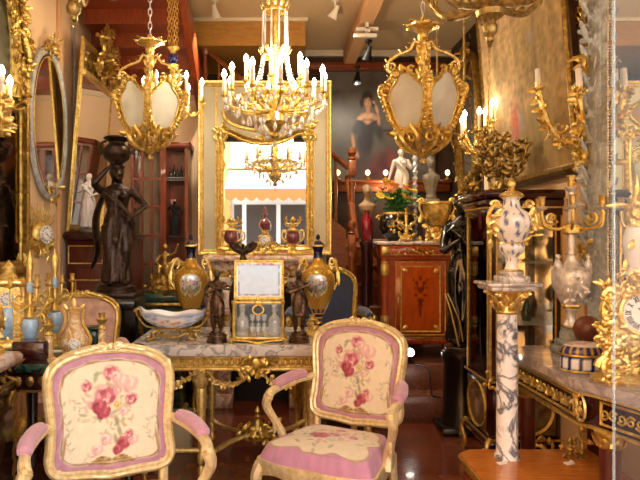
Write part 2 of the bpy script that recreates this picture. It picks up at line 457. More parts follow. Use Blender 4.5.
# ceiling trims
mb = MB(); mb.box((-.24, 6.5, 3.4), (1.06, 1.05, .26)); struct('trim_1', mb, 'wood_ochre')
mb = MB(); mb.box((-.24, 5.965, 3.515), (1.1, .02, .03)); mb.box((.3, 6.5, 3.515), (.02, 1.05, .03)); struct('trim_2', mb, 'cream_trim')
mb = MB(); mb.box((.9, 6.97, 3.49), (2.1, .05, .07)); struct('trim_3', mb, 'cream_trim')
mb = MB(); mb.box((.82, 5.4, 3.44), (.13, 3.1, .17), ch=.01); struct('trim_4', mb, 'peach_trim')
mb = MB(); mb.box((.6, 6.95, 3.34), (2.6, .1, .07), ch=.01); mb.box((.6, 6.93, 3.30), (2.6, .14, .03), ch=.01); struct('trim_5', mb, 'wood_red')
mb = MB(); mb.box((1.15, 6.94, 2.0), (1.55, .11, .1), ch=.01); mb.box((1.15, 6.9, 2.06), (1.55, .18, .03), ch=.01)
mb.box((1.15, 6.94, 1.18), (1.55, .11, .5), ch=.01); struct('trim_6', mb, 'wood_stair')
mb = MB()
for y in (1.6, 3.52, 5.0): mb.box((XR - .008, y, H / 2), (.016, .012, H))
struct('trim_7', mb, 'peach_trim')
mb = MB()
for y in (2.2, 3.9, 4.62): mb.box((XL + .012, y, H / 2), (.024, .05, H), ch=.006)
struct('trim_8', mb, 'peach_trim')
for nm, x, ya, yb in (('baseboard_left', XL + .01, .6, 6.0), ('baseboard_right', XR - .01, .6, 5.25)):
    mb = MB(); mb.box((x, (ya + yb) / 2, .06), (.02, yb - ya, .12), ch=.004); struct(nm, mb, 'mahogany')
# raised rear floor with its two granite steps
mb = MB(); mb.box((1.3, 5.02, .1025), (1.3, .28, .205), ch=.006); mb.box((1.3, 6.05, .205), (1.3, 1.88, .41), ch=.006); struct('floor_platform', mb, 'granite')
# glass door leaf standing open at the right of the opening
mb = MB(); mb.box((.9865, .9, 1.5), (1.0, .004, 3.0)); w = struct('window_1', mb, 'glass_pane')
mb = MB(); mb.box((.4855, .9, 1.5), (.002, .0046, 3.0)); part('glass_edge', mb, 'glass_edge', w)
# street outside, opposite the shop (seen in the mirror)
mb = MB(); mb.box((0, -6, -.2), (40, 13.5, .1)); struct('street', mb, 'asphalt')
mb = MB(); mb.box((6, -7.5, 4.5), (14.6, .3, 9.4)); struct('facade', mb, 'facade')
mb = MB(); mb.box((-6.6, -7.4, 4.5), (10.6, .3, 9.4)); struct('facade_neighbour', mb, 'facade_orange')
t = thing('street_awning', 'orange and cream striped awning across the street, seen in the big mirror', 'awning', (.5, -6.3, 0))
mb = MB(); mb.tube([(-1.9, -.9, 4.1), (1.9, -.9, 4.1)], .07, 8); part('roller', mb, 'awning_cream', t)
for i in range(13):
    x = -1.82 + i * .28
    mb = MB(); mb.add([(x, -.9, 4.1), (x + .28, -.9, 4.1), (x + .28, .9, 3.25), (x, .9, 3.25), (x, .9, 3.0), (x + .07, .9, 2.93), (x + .14, .9, 2.9), (x + .21, .9, 2.93), (x + .28, .9, 3.0), (x, -.9, 4.08), (x + .28, -.9, 4.08), (x + .28, .88, 3.23), (x, .88, 3.23)], [(0, 1, 2, 3), (3, 2, 8, 7, 6, 5, 4), (12, 11, 10, 9)])
    part('awning_stripe', mb, 'awning_cream', t)
    mb = MB(); mb.add([(x, .905, 3.24), (x + .28, .905, 3.24), (x + .28, .905, 3.0), (x + .21, .905, 2.93), (x + .14, .905, 2.9), (x + .07, .905, 2.93), (x, .905, 3.0)], [(0, 1, 2, 3, 4, 5, 6)]); mb.box((x + .14, -.62, 3.985), (.28, .3, .02)); part('valance', mb, 'awning_red', t)
mb = MB()
for x in (-1.8, 1.8): mb.tube([(x, -.9, 3.0), (x, .85, 3.2)], .025, 6)
part('awning_arm', mb, 'white_plastic', t)
mb = MB(); mb.box((.5, -7.32, 1.5), (3.4, .06, 3.0)); struct('shopfront_far', mb, 'shop_dark')
mb = MB()
for x in (-.9, .1, 1.1, 1.9): mb.box((x, -7.27, 1.5), (.12, .05, 3.0))
struct('trim_far', mb, 'facade')
# world and sun
wd = bpy.data.worlds.new('sky'); sc.world = wd; wd.use_nodes = True
bg = wd.node_tree.nodes['Background']; bg.inputs['Color'].default_value = (.93, .96, 1.0, 1); bg.inputs['Strength'].default_value = 2.9
sl = bpy.data.lights.new('sun', 'SUN'); sl.energy = 8.5; sl.color = (1, .95, .88); sl.angle = .01
so = bpy.data.objects.new('sun', sl); C.objects.link(so); so.rotation_euler = (-math.radians(38), math.radians(12), 0)
cam = bpy.data.cameras.new('camera'); co = bpy.data.objects.new('camera', cam); C.objects.link(co)
co.location = (0, 0, EYE); co.rotation_euler = (PI / 2, 0, 0); cam.sensor_width = 36; cam.lens = F / 640 * 36; cam.shift_x = (320 - CX) / 640; cam.clip_start = .05
sc.camera = co
sc.cycles.transparent_max_bounces = 40
sc.view_settings.view_transform = 'Standard'; sc.view_settings.look = 'None'; sc.view_settings.gamma = 1; sc.view_settings.use_curve_mapping = False
sc.view_settings.exposure = EXPOSURE

# ================================================================= painting helpers (numpy colour fields)
def em(x, y, cx, cy, rx, ry, rot=0.0, soft=.35):
    c, s_ = math.cos(rot), math.sin(rot); dx, dy = x - cx, y - cy
    d = np.sqrt(((dx * c + dy * s_) / rx) ** 2 + ((-dx * s_ + dy * c) / ry) ** 2)
    return np.clip((1 - d) / soft, 0, 1)
def mixc(col, m, c): return col * (1 - m[:, None]) + np.array(c)[None, :] * m[:, None]
def base(n, c): return np.tile(np.array(lin(c)), (n, 1))
def dab(col, x, y, cx, cy, rx, ry, c, rot=0.0, soft=.35, a=1.0): return mixc(col, em(x, y, cx, cy, rx, ry, rot, soft) * a, lin(c))
def rose(col, x, y, cx, cy, r, cs, rng):
    col = dab(col, x, y, cx, cy, r, r * .95, cs[0])
    for k in range(9):
        a = k * 2.4; q = r * (.25 + .07 * k)
        col = dab(col, x, y, cx + math.cos(a) * q, cy + math.sin(a) * q, r * .42, r * .2, cs[(k + 1) % len(cs)], a + 1.4)
    return col
def sprig(col, x, y, cx, cy, ang, L, n, c, rng, w=.35):
    tones = [c, '#9fa08a', '#c3b79a', '#c9a89c']
    for i in range(n):
        t = (i + .5) / n; bend = ang + .5 * math.sin(t * 3); px = cx + math.cos(bend) * L * t; py = cy + math.sin(bend) * L * t
        col = dab(col, x, y, px, py, L / n * .6, .0022, '#b0a888', bend, .6, .8)
        for sg in (-1, 1):
            a = bend + sg * rng.uniform(.5, .9); q = L / n * rng.uniform(.45, .75)
            col = dab(col, x, y, px + math.cos(a) * q, py + math.sin(a) * q, q * .85, q * w, rng.choice(tones), a, .6, .9)
    return col
PINKS = ['#bd6c76', '#d69aa0', '#a8505e', '#e0b4b0']; PALE = ['#dcb4ae', '#ead0c4', '#cf9c9a']; REDS = ['#a64656', '#c06672', '#8e3646']
def noise_field(x, y, s, seed=0.0):
    from mathutils import noise as N
    return np.array([N.fractal(Vector((a * s, b * s, seed)), .8, 2.0, 4) for a, b in zip(x, y)])
def bouquet_back(x, z, rho):
    """chair back: x across, z up from the bottom edge of the panel, rho 0..1 from centre to rim"""
    rng = random.Random(3); n = len(x); col = base(n, '#e3d5ba')
    nf = noise_field(x, z, 30); col = col * (1 + .05 * nf)[:, None]
    for (cx, cz, a) in [(-.155, .40, 1.2), (-.165, .33, -1.3), (-.1, .455, .2), (-.02, .47, .1), (.07, .46, -.3), (.15, .42, -1.0), (.165, .34, -1.5), (.17, .24, -1.6), (-.17, .2, 1.5), (-.16, .1, 1.3), (.165, .12, 1.5), (-.12, .06, .3), (.12, .06, 2.9)]:
        col = sprig(col, x, z, cx, cz, a, .10, 4, '#aaa88e', rng)
    for k in range(64):
        a = rng.uniform(0, 2 * PI); r = rng.uniform(.04, .125); L = rng.uniform(.014, .03)
        col = dab(col, x, z, -.005 + math.cos(a) * r * .9, .30 + math.sin(a) * r * 1.1, L, L * .38, rng.choice(['#b3ac8c', '#9d9c82', '#c8ba96', '#d0aa9c']), rng.uniform(0, 3), .5, .8)
    for (px, pz) in [(.02, .22), (.03, .18), (.015, .15), (.03, .12)]: col = dab(col, x, z, px, pz, .012, .03, '#8b8a66', .2, .6, .8)
    for k in range(12): col = dab(col, x, z, rng.uniform(-.03, .08), rng.uniform(.13, .23), .016, .006, '#b3a878', rng.uniform(0, 3), .5, .8)
    for (fx, fz, r, cs) in [(q[0] * 1.12, .02 + q[1] * 1.0, q[2] * 1.12, q[3]) for q in [(-.085, .345, .022, PINKS), (.065, .345, .035, PALE), (.035, .36, .032, PALE), (0, .395, .032, PINKS), (.02, .375, .024, PALE), (-.03, .24, .03, REDS), (.07, .285, .026, PINKS), (-.065, .275, .022, PALE),
                            (-.02, .305, .046, PINKS), (-.045, .265, .03, REDS), (.045, .235, .018, PALE), (.02, .265, .016, ['#d8c07c', '#c09a58']), (-.02, .13, .024, PALE), (.04, .11, .03, REDS), (.02, .085, .022, REDS), (.075, .12, .022, PALE), (-.05, .09, .022, PALE), (.06, .145, .018, PINKS)]]:
        col = rose(col, x, z, fx, fz, r, cs, rng)
    for sx in (-1, 1):
        for k in range(7): col = dab(col, x, z, sx * (.012 + k * .0135), .058 + .02 * math.sin(k * .55 + .6), .014, .009, ['#a37f4a', '#c3a468', '#86653a'][k % 3], sx * .4 * math.cos(k * .5), .4)
        for k in range(4): col = dab(col, x, z, sx * .04, .048 + k * .006, .05, .004, ['#b8975e', '#8a6a3c'][k % 2], 0, .5)
        for (cz, L) in [(.19, .05), (.13, .06), (.40, .05), (.06, .04)]:
            col = dab(col, x, z, sx * (.186 + .006 * math.sin(cz * 40)), cz, .007, L, '#b08a5e', sx * .12, .5)
    edge = np.clip((rho - .835) / .02, 0, 1) * np.clip((.882 + .012 * np.sin(np.arctan2(z - .25, x) * 14) - rho) / .02, 0, 1)
    col = mixc(col, edge * .95, lin('#93704e'))
    pk = np.clip((rho - .872 - .012 * np.sin(np.arctan2(z - .25, x) * 14)) / .02, 0, 1)
    pc = np.tile(np.array(lin('#b8879c')), (n, 1)) * (1 + .18 * nf)[:, None]
    return np.clip(col * (1 - pk[:, None]) + pc * pk[:, None], 0, 1)
def bouquet_seat(x, y, rho):
    rng = random.Random(8); n = len(x); col = base(n, '#dfd0b6'); nf = noise_field(x, y, 26, 3.0); col = col * (1 + .06 * nf)[:, None]
    for k in range(46):
        a = rng.uniform(0, 2 * PI); r = rng.uniform(.03, .2); L = rng.uniform(.014, .03)
        col = dab(col, x, y, math.cos(a) * r, math.sin(a) * r, L, L * .4, rng.choice(['#a9a27e', '#8f9274', '#b8a888']), rng.uniform(0, 3), .5, .8)
    for (fx, fy, r, cs) in [(.06, .06, .04, PALE), (-.07, .08, .034, PALE), (.0, .11, .03, PINKS), (-.05, -.01, .05, REDS), (.0, .02, .04, PINKS), (-.09, .0, .03, REDS), (.07, -.02, .032, PALE), (.03, -.05, .03, ['#d0cdc4', '#b8b4ac']), (-.02, -.07, .028, PALE), (.1, .03, .026, PINKS)]:
        col = rose(col, x, y, fx, fy, r, cs, rng)
    th = np.arctan2(y, x); lim = .79 + .06 * np.sin(th * 7) + .03 * np.sin(th * 13)
    edge = np.clip((rho - lim) / .03, 0, 1) * np.clip((lim + .07 - rho) / .03, 0, 1)
    pk = np.clip((rho - lim - .03) / .03, 0, 1); pc = np.tile(np.array(lin('#bf88a4')), (n, 1)) * (1 + .15 * nf)[:, None]
    col = col * (1 - pk[:, None]) + pc * pk[:, None]
    return np.clip(mixc(col, edge * .8, lin('#9c7a58')), 0, 1)
def tapestry_paint(u, v):
    n = len(u); nf = noise_field(u, v, 9, 1.0); n2 = noise_field(u * .6, v * .25, 22, 5.0); n3 = noise_field(u, v, 26, 9.0)
    col = base(n, '#b0905c') * (1 + .22 * nf)[:, None]
    col = mixc(col, np.clip((v - .55) * 2.0 + nf * .3, 0, 1) * .6, lin('#d2b080'))
    for (cx, w) in ((.22, .07), (.62, .1), (.78, .09), (.5, .05), (.9, .06)):
        col = mixc(col, np.clip(em(u, v, cx + .0, .62, w, .55, .08, .8) * (.7 + n2 * 1.3), 0, 1) * .8, lin('#7a6632'))
    col = mixc(col, np.clip(em(u, v, .7, .45, .05, .5, 0, .8) * (.8 + n3), 0, 1), lin('#6f5a3c'))
    col = mixc(col, np.clip(em(u, v, .6, .15, .45, .22, 0, .7) * (.5 + n3 * 1.2), 0, 1) * .9, lin('#6f6a34'))
    col = mixc(col, np.clip(em(u, v, .85, .22, .2, .2, 0, .7) * (.5 + nf), 0, 1), lin('#9a7a34'))
    for (cx, cy, rx, ry, c, a) in ((.42, .30, .07, .13, '#b8584e', .95), (.45, .42, .03, .05, '#c89080', .8), (.40, .22, .07, .07, '#a8605c', .7), (.5, .28, .05, .1, '#8d8794', .6), (.43, .49, .018, .03, '#d0a888', .9), (.3, .2, .06, .08, '#a99a6a', .6), (.66, .68, .05, .05, '#7f7c86', .5), (.76, .8, .05, .06, '#86795c', .6)):
        col = dab(col, u, v, cx, cy, rx, ry, c, .15, .7, a)
    return np.clip(col * (1 + .45 * n3 + .35 * n2)[:, None], 0, 1)
def portrait_paint(u, v):
    n = len(u); nf = noise_field(u, v, 5, 2.0); col = base(n, '#5c5852') * (1 + .3 * nf)[:, None]
    col = mixc(col, np.clip((u - .5) * 1.6, 0, 1) * np.clip((v - .45) * 2, 0, 1), lin('#6a5132'))
    def d(cx, cy, rx, ry, c, rot=0.0, soft=.35, a=1.0):
        nonlocal col; col = dab(col, u, v, cx, cy, rx, ry, c, rot, soft, a)
    u = u + .09
    sk, sk2, hr, dr = '#d2a27c', '#b98a66', '#1a120e', '#25222b'
    d(.70, .15, .2, .2, '#6a2f36', .3, .8); d(.56, .12, .2, .2, '#542630', -.2, .8); d(.44, .18, .12, .2, '#3c3036', -.3, .8); d(.72, .2, .06, .16, '#7c3c40', .2, .8)
    d(.48, .40, .10, .18, dr, 0, .5); d(.50, .50, .105, .09, dr, 0, .5); d(.405, .5, .045, .1, '#302d38', -.35, .6); d(.6, .47, .05, .12, '#2c2932', .3, .6)
    d(.375, .37, .02, .1, sk2, .12, .6); d(.40, .27, .025, .06, sk2, .5, .6)
    d(.505, .605, .085, .04, sk, 0, .6); d(.44, .585, .045, .03, sk, .5, .6); d(.57, .585, .04, .03, sk2, -.5, .6); d(.505, .655, .026, .06, sk2, 0, .6); d(.50, .55, .055, .03, '#c08e6a', 0, .7)
    d(.45, .545, .06, .018, dr, -.45, .5); d(.56, .545, .06, .018, dr, .45, .5)
    hx, hy, hs = .503, .755, 1.22
    def h(cx, cy, rx, ry, c, rot=0.0, soft=.35, a=1.0): d(hx + (cx - hx) * hs, hy - .03 + (cy - hy) * hs, rx * hs, ry * hs, c, rot, soft, a)
    h(.50, .785, .052, .068, hr, 0, .4); h(.458, .745, .016, .045, hr, .15, .6); h(.546, .745, .014, .04, hr, -.15, .6)
    h(.503, .755, .031, .05, sk, .08, .45); h(.49, .80, .026, .022, hr, .5, .5); h(.522, .80, .022, .02, hr, -.5, .5)
    h(.517, .75, .014, .036, sk2, .05, .8, .7); h(.49, .764, .008, .0045, '#3a241a', .1, .6); h(.516, .766, .008, .0045, '#3a241a', -.1, .6); h(.49, .774, .009, .003, '#4a3024', .2, .6); h(.517, .776, .008, .003, '#4a3024', -.2, .6); h(.505, .747, .0045, .012, '#b58462', .1, .7); h(.504, .727, .011, .004, '#a8544a', 0, .6)
    d(.60, .57, .02, .07, sk2, .1, .6); d(.585, .66, .016, .06, sk, .28, .6); d(.558, .725, .014, .024, sk, .5, .6)
    d(.68, .475, .1, .018, '#3c2c20', .02, .6); d(.45, .42, .02, .12, '#3a3640', .2, .9, .6); d(.53, .36, .02, .12, '#18161c', -.2, .9, .6)
    return np.clip(col, 0, 1)
plain('pink_faded', '#c79c8a', .8, var=.25, vs=18, sheen=.2)
# ================================================================= ARMCHAIRS (Louis XV style)
BACK = [(0, .515), (.07, .512), (.14, .497), (.2, .47), (.238, .43), (.25, .38), (.244, .3), (.236, .22), (.238, .14), (.244, .08), (.232, .035), (.19, .012), (.1, .006), (0, -.004)]
def inset(path, d):
    n = len(path); out = []
    for i in range(n):
        a = Vector(path[i - 1]); b = Vector(path[(i + 1) % n]); t = (b - a).normalized(); out.append((path[i][0] + t.y * d * INS, path[i][1] - t.x * d * INS))
    return out
INS = -1
def dome(mb, path, cz, fn, rings, colf=None, step=1):
    """filled outline: rings from the centre (0,cz) to path; fn(x,z,rho)->co"""
    n = len(path); xs = [0.0]; zs = [cz]; rh = [0.0]
    for r in range(1, rings + 1):
        q = r / rings
        for p in path: xs.append(p[0] * q); zs.append(cz + (p[1] - cz) * q); rh.append(q)
    vs = [fn(a, b, c) for a, b, c in zip(xs, zs, rh)]
    fs = [(0, 1 + k, 1 + (k + 1) % n) for k in range(n)]
    for r in range(rings - 1):
        o = 1 + r * n
        fs += [(o + k, o + n + k, o + n + (k + 1) % n, o + (k + 1) % n) for k in range(n)]
    cols = [tuple(c) for c in colf(np.array(xs), np.array(zs), np.array(rh))] if colf else None
    return mb.add(vs, fs, cols)
def refine(path, k=2): return [(p.x, p.y) for p in cr([(a, b, 0) for a, b in path], k, True)]
def armchair(label, loc, rz, group, full=True, cloth=None, framem='gold_chair', scale=1.0, name='armchair'):
    root = thing(name, label, 'armchair', loc, rz, group); root.scale = scale if isinstance(scale, tuple) else (scale,) * 3
    zb = .485; tilt = math.radians(9); yb = .0
    def B(x, z, f=0.0): return (x, yb + z * math.sin(tilt) - f * math.cos(tilt), zb + z * math.cos(tilt) + -f * math.sin(tilt) * 0)
    path = sym(BACK)
    # frame
    mb = MB(); mb.M = Matrix.Translation((0, yb, zb)) @ Matrix.Rotation(-tilt, 4, 'X')
    prof = [(-.026, -.012), (-.026, .016), (-.018, .022), (-.008, .018), (.002, .026), (.012, .018), (.014, -.012)]
    mb.sweep(refine(path, 2), prof)
    fr = part('back_frame', mb, framem, root, sharp=50)
    rng = random.Random(4); mb = MB(); mb.M = Matrix.Translation((0, yb, zb)) @ Matrix.Rotation(-tilt, 4, 'X')
    for sx in (-1, 1):
        mb.scroll((sx * .03, -.024, .515), (sx, 0, 0), (0, 0, 1), .02, 1.1, .006, .5); mb.scroll((sx * .075, -.022, .508), (-sx, 0, 0), (0, 0, 1), .016, 1.0, .005)
        for k in range(5): mb.leaf((sx * (.02 + k * .022), -.026, .515 - k * .004), (sx, 0, .25 - k * .1), .034, .008)
        for k in range(4): mb.leaf((sx * (.01 + k * .012), -.022, .002), (sx, 0, -.2 + k * .1), .028, .006)
        mb.leaf((sx * .238, -.022, .45), (sx * .2, 0, -1), .05, .007)
    mb.ell((0, -.027, .518), (.016, .01, .016)); part('carved_crest', mb, framem, fr)
    ins = [(p[0] * (1 - .02 / max(.05, abs(p[0]))) if abs(p[0]) > .03 else p[0], p[1]) for p in path]
    ip = [(p[0] * .915, .255 + (p[1] - .255) * .925) for p in path]; ip = refine(ip, 3 if cloth is None else 1)
    mb = MB(); dome(mb, ip, .255, lambda x, z, q: B(x, z, .006 + .028 * (1 - q ** 3)), 60 if cloth is None else 8, bouquet_back if cloth is None else None)
    part('back_upholstery', mb, cloth or 'tapestry_fabric', root, label='cream needlework panel with a rose bouquet and pink border' if cloth is None else None)
    mb = MB(); dome(mb, ip, .255, lambda x, z, q: B(-x, z, -.012 - .015 * (1 - q ** 3)), 6); part('back_lining', mb, 'pink_velvet' if cloth is None else cloth, root)
    # seat: outline in plan
    seat = [(0, -.52), (.1, -.525), (.2, -.515), (.275, -.49), (.295, -.45), (.28, -.36), (.262, -.2), (.245, -.08), (.2, -.03), (.1, -.02), (0, -.02)]
    sp = sym([(p[0], p[1]) for p in seat]); cy = -.27
    spi = refine([(p[0] * .96, cy + (p[1] - cy) * .97) for p in sp], 3 if cloth is None else 1)
    mb = MB()
    dome(mb, spi, cy, lambda x, y, q: (x, y, .385 + .075 * min(1, (1 - q ** 5) * 1.6 + .28 if q < .999 else 0) + .03 * (1 - q ** 2)), 50 if cloth is None else 10,
         (lambda x, y, q: bouquet_seat(x, y - cy, q)) if cloth is None else None)
    part('seat_cushion', mb, cloth or 'tapestry_fabric', root)
    if not full: return root
    mb = MB()                                                        # serpentine seat rail
    vs = []; n = len(sp)
    rail = refine(sp, 2); n = len(rail)
    for (q, z) in ((.93, .4), (1.0, .40), (1.015, .385), (1.0, .35), (.985, .325), (.93, .325)):
        for p in rail:
            dip = .018 * math.cos(p[0] * 18) * (1 if z < .36 else 0)
            vs.append((p[0] * q, cy + (p[1] - cy) * q, z - dip))
    fs = [(r * n + k, r * n + (k + 1) % n, ((r + 1) % 6) * n + (k + 1) % n, ((r + 1) % 6) * n + k) for r in range(6) for k in range(n)]
    mb.add(vs, fs); rl = part('seat_rail', mb, framem, root, sharp=55)
    mb = MB()
    for sx in (-1, 1):
        mb.scroll((sx * .03, -.532, .345), (sx, 0, 0), (0, 0, 1), .016, 1.0, .005, -.5)
        for k in range(4): mb.leaf((sx * (.012 + k * .016), -.533, .35 - .004 * k), (sx, 0, .2), .03, .007)
        mb.leaf((sx * .27, -.5, .36), (sx * .2, 0, -1), .05, .012)
    mb.ell((0, -.535, .348), (.014, .01, .014)); part('rail_carving', mb, framem, rl)
    for sx in (-1, 1):                                               # cabriole front legs, raked rear legs
        p = cr([(sx * .268, -.475, .37), (sx * .285, -.495, .31), (sx * .268, -.48, .2), (sx * .25, -.465, .1), (sx * .252, -.475, .04), (sx * .268, -.5, .012)], 4)
        mb = MB(); mb.tube(p, taper(len(p), .036, .016, .02), 8); mb.ell((sx * .268, -.505, .02), (.022, .022, .02)); part('leg', mb, framem, root)
        p = cr([(sx * .215, -.04, .37), (sx * .22, -.02, .2), (sx * .225, .03, .0)], 4)
        mb = MB(); mb.tube(p, taper(len(p), .026, .018), 8); p = cr([(sx * .205, -.035, .36), (sx * .205, -.01, .44), (sx * .21, .005, .53)], 3); mb.tube(p, .02, 8); part('leg', mb, framem, root)
        a0 = B(sx * .238, .215, .0)
        p = cr([a0, (sx * .285, -.1, .69), (sx * .315, -.22, .675), (sx * .318, -.30, .665), (sx * .312, -.335, .645)], 4)
        mb = MB(); mb.tube(p, taper(len(p), .018, .02, .024), 8)
        q = cr([(sx * .312, -.335, .65), (sx * .325, -.33, .60), (sx * .302, -.285, .52), (sx * .275, -.255, .44), (sx * .272, -.27, .37)], 4)
        mb.tube(q, taper(len(q), .026, .019, .028), 8)
        mb.scroll((sx * .314, -.345, .642), (0, -1, 0), (0, 0, 1), .022, 1.0, .012, 1.2)
        for k in range(3): mb.leaf((sx * .30, -.30, .56 - k * .02), (0, .1, -1), .06, .01)
        ar = part('arm', mb, framem, root)
        p = cr([(sx * .262, -.03, .715), (sx * .288, -.1, .715), (sx * .312, -.19, .703), (sx * .318, -.255, .69)], 4)
        mb = MB(); k = len(p); mb.tube(p, [.012] + [.026 + .006 * math.sin(PI * i / (k - 1)) for i in range(1, k - 1)] + [.012], 10, flat=.85); part('arm_pad', mb, 'pink_velvet' if cloth is None else cloth, ar)
    return root
armchair('frontmost gilt armchair, rose bouquet back close to the camera, before the lyre clock', (-.655, 2.52, 0), math.radians(20), 'pink needlework armchairs', scale=(1, 1, .985))
armchair('gilt armchair with rose needlework seat fully in view, beside the marble-topped table', (.405, 3.22, 0), math.radians(-30), 'pink needlework armchairs')
armchair('older gilt armchair with dusky pink back, behind the lyre clock', (-1.26, 4.08, 0), math.radians(10), 'armchairs further back', cloth='pink_faded', framem='gold', scale=(.95, 1, 1.07))
armchair('gilt armchair in dark blue velvet behind the square green marble pedestal', (-.875, 5.57, 0), 0, 'armchairs further back', cloth='blue_velvet', framem='gold', scale=(.84, .95, 1.22))
armchair('gilt armchair in dark blue velvet between the mantelpiece and the wooden staircase', (.42, 5.12, 0), 0, 'armchairs further back', cloth='blue_velvet', framem='gold', scale=(1, .98, 1.2))

# ================================================================= figures
def figure(name, parent, h, mat, arms, robe=True, skirt=1.0, hair=True, lean=0.0, vox=.012, foot=0.0, rot=0.0, loc=None, short=False, bulk=1.12):
    """standing figure facing -Y, height h; arms = elbowL, wristL, elbowR, wristR in units of h"""
    mb = MB(); mb.M = Matrix.Rotation(rot, 4, 'Z') @ Matrix.Diagonal((h * bulk, h * bulk, h, 1))
    mb.lathe([(.0, .44), (.075, .46), (.092, .52), (.09, .55), (.068, .62), (.082, .70), (.098, .76), (.098, .795), (.068, .83), (.04, .845), (.036, .89), (0, .90)], 16, sq=(1, .68))
    mb.ell((0, -.012, .928), (.047, .056, .068), 12, 8); mb.ell((0, -.064, .925), (.009, .014, .016)); mb.ell((0, -.055, .895), (.016, .012, .012))
    if hair: mb.ell((0, .016, .948), (.055, .055, .06), 10, 7); mb.ell((0, .06, .945), (.026, .026, .026)); 
    for sx in (-1, 1): mb.ell((sx * .042, -.06, .745), (.034, .03, .034))
    for sx, sw in ((-1, 0.0), (1, .03)):
        p = cr([(sx * .05, 0, .50), (sx * .055, -.02 - sw, .29), (sx * .052, .01, .045)], 4)
        mb.tube(p, taper(len(p), .062, .044, .028), 10); mb.ell((sx * .055, -.035, .02), (.026, .06, .022))
    if robe:
        z0 = .26 if short else .02
        mb.lathe([(.10 * skirt, z0), (.112 * skirt, z0 + .02), (.098 * skirt, .3), (.1, .45), (.088, .56), (.07, .62)], 28, sq=(1, .8), fold=lambda r, a, z: r * (1 + (.13 if z < .5 else .03) * math.sin(9 * a + 8 * z)))
        p = cr([(-.09, -.05, .78), (.02, -.10, .66), (.1, -.06, .52), (.09, .02, .3)], 4); mb.tube(p, .022, 7)
    for sx, e, w in ((-1, arms[0], arms[1]), (1, arms[2], arms[3])):
        s0 = Vector((sx * .105, 0, .79)); e = Vector(e); w = Vector(w)
        mb.tube([s0 + Vector((-sx * .02, 0, 0)), s0, s0.lerp(e, .5), e], [.03, .034, .031, .025], 8); mb.tube([e, e.lerp(w, .35), w], [.025, .024, .016], 8)
        d = (w - e).normalized(); sd = d.cross(Vector((0, 0, 1))); sd = sd.normalized() if sd.length > .1 else Vector((1, 0, 0))
        mb.ell(w + d * .025, (.018, .012, .024))
        for k in range(4): mb.tube([w + d * .035 + sd * (k - 1.5) * .009, w + d * (.068 - abs(k - 1.2) * .005) + sd * (k - 1.5) * .01], [.006, .004], 5)
        mb.tube([w + d * .02 + sd * .018, w + d * .045 + sd * .03], [.006, .005], 5)
    o = part(name, mb, mat, parent, loc); remesh(o, h * vox, 3); return o
def round_base(mb, r, h, z=0, seg=24): return mb.lathe([(r, z), (r, z + h * .3), (r * .9, z + h * .4), (r * .9, z + h * .75), (r * .97, z + h * .85), (r * .93, z + h)], seg)
# big torch-bearing woman on the black pedestal, at the left
px, py = X(117, 4.43), 4.43
t = thing('pedestal', 'tall black column pedestal under the bronze water carrier woman', 'pedestal', (px, py, 0))
mb = MB(); mb.box((0, 0, .06), (.35, .35, .12), ch=.01); mb.box((0, 0, .98), (.345, .345, .08), ch=.012); part('plinth', mb, 'black', t)
mb = MB(); mb.lathe([(.17, .12), (.175, .16), (.15, .2), (.145, .88), (.165, .92), (.17, .94)], 28); part('shaft', mb, 'black', t)
t = thing('statue', 'large dark bronze woman carrying a vase on her head, on the tall black pedestal', 'statue', (px, py, 1.02))
mb = MB(); mb.box((0, 0, .02), (.32, .3, .04), ch=.008); round_base(mb, .14, .04, .04); part('base', mb, 'bronze', t)
figure('figure', t, .84, 'bronze', ((-.16, -.07, .84), (-.055, -.07, .985), (.2, .02, .67), (.085, -.09, .565)), skirt=.92, vox=.008, loc=(0, 0, .08), rot=.3, bulk=1.2)
mb = MB(); mb.at((0, 0, .90)); mb.lathe([(.05, 0), (.055, .02), (.04, .035), (.085, .07), (.105, .12), (.1, .15), (.06, .175), (.055, .19), (.095, .215), (.09, .225), (0, .215)], 22); part('vase', mb, 'bronze', t)
mb = MB()
for sx in (-1, 1): mb.tube(cr([(sx * .075, 0, 1.1), (sx * .125, 0, 1.07), (sx * .11, 0, 1.0)], 4), .009, 6)
part('vase_handle', mb, 'bronze', t)
mb = MB(); p = cr([(-.1, .06, .75), (-.17, .07, .55), (-.15, .05, .33), (-.19, .03, .2)], 4); mb.tube(p, taper(len(p), .035, .06, .02), 8, flat=.45)
p = cr([(.02, -.12, .72), (.03, -.13, .55), (.02, -.12, .42)], 3); mb.tube(p, .01, 6); mb.ell((.02, -.12, .4), (.025, .02, .04)); part('drapery', mb, 'bronze', t)
# dark figure at the right by the steps
px, py = 1.395, 4.68
t = thing('pedestal', 'low black round pedestal beside the granite steps', 'pedestal', (px, py, 0))
mb = MB(); mb.lathe([(.165, 0), (.165, .05), (.145, .08), (.135, .5), (.155, .54), (.155, .585)], 28); part('shaft', mb, 'black', t)
mb = MB(); mb.box((0, 0, .0275), (.36, .3, .055), ch=.008); part('plinth', mb, 'black', t)
t = thing('statue', 'black bronze standing figure between the orange cabinet and the glass vitrine', 'statue', (px, py, .585))
mb = MB(); round_base(mb, .14, .05); part('base', mb, 'bronze', t)
figure('figure', t, 1.12, 'black_lacquer', ((-.15, -.06, .62), (-.06, -.14, .7), (.16, 0, .6), (.13, -.1, .45)), skirt=.95, vox=.009, loc=(0, 0, .05), bulk=.98)
mb = MB(); mb.at((-.17, -.15, .35)); mb.tube(cr([(0, 0, .1), (.03, -.02, 0), (.06, -.02, -.12), (.1, 0, -.28)], 4), .006, 6); mb.tube(cr([(.02, 0, .1), (.06, -.02, 0), (.1, -.02, -.1), (.13, 0, -.25)], 4), .005, 6); part('cord', mb, 'gold_pale', t)
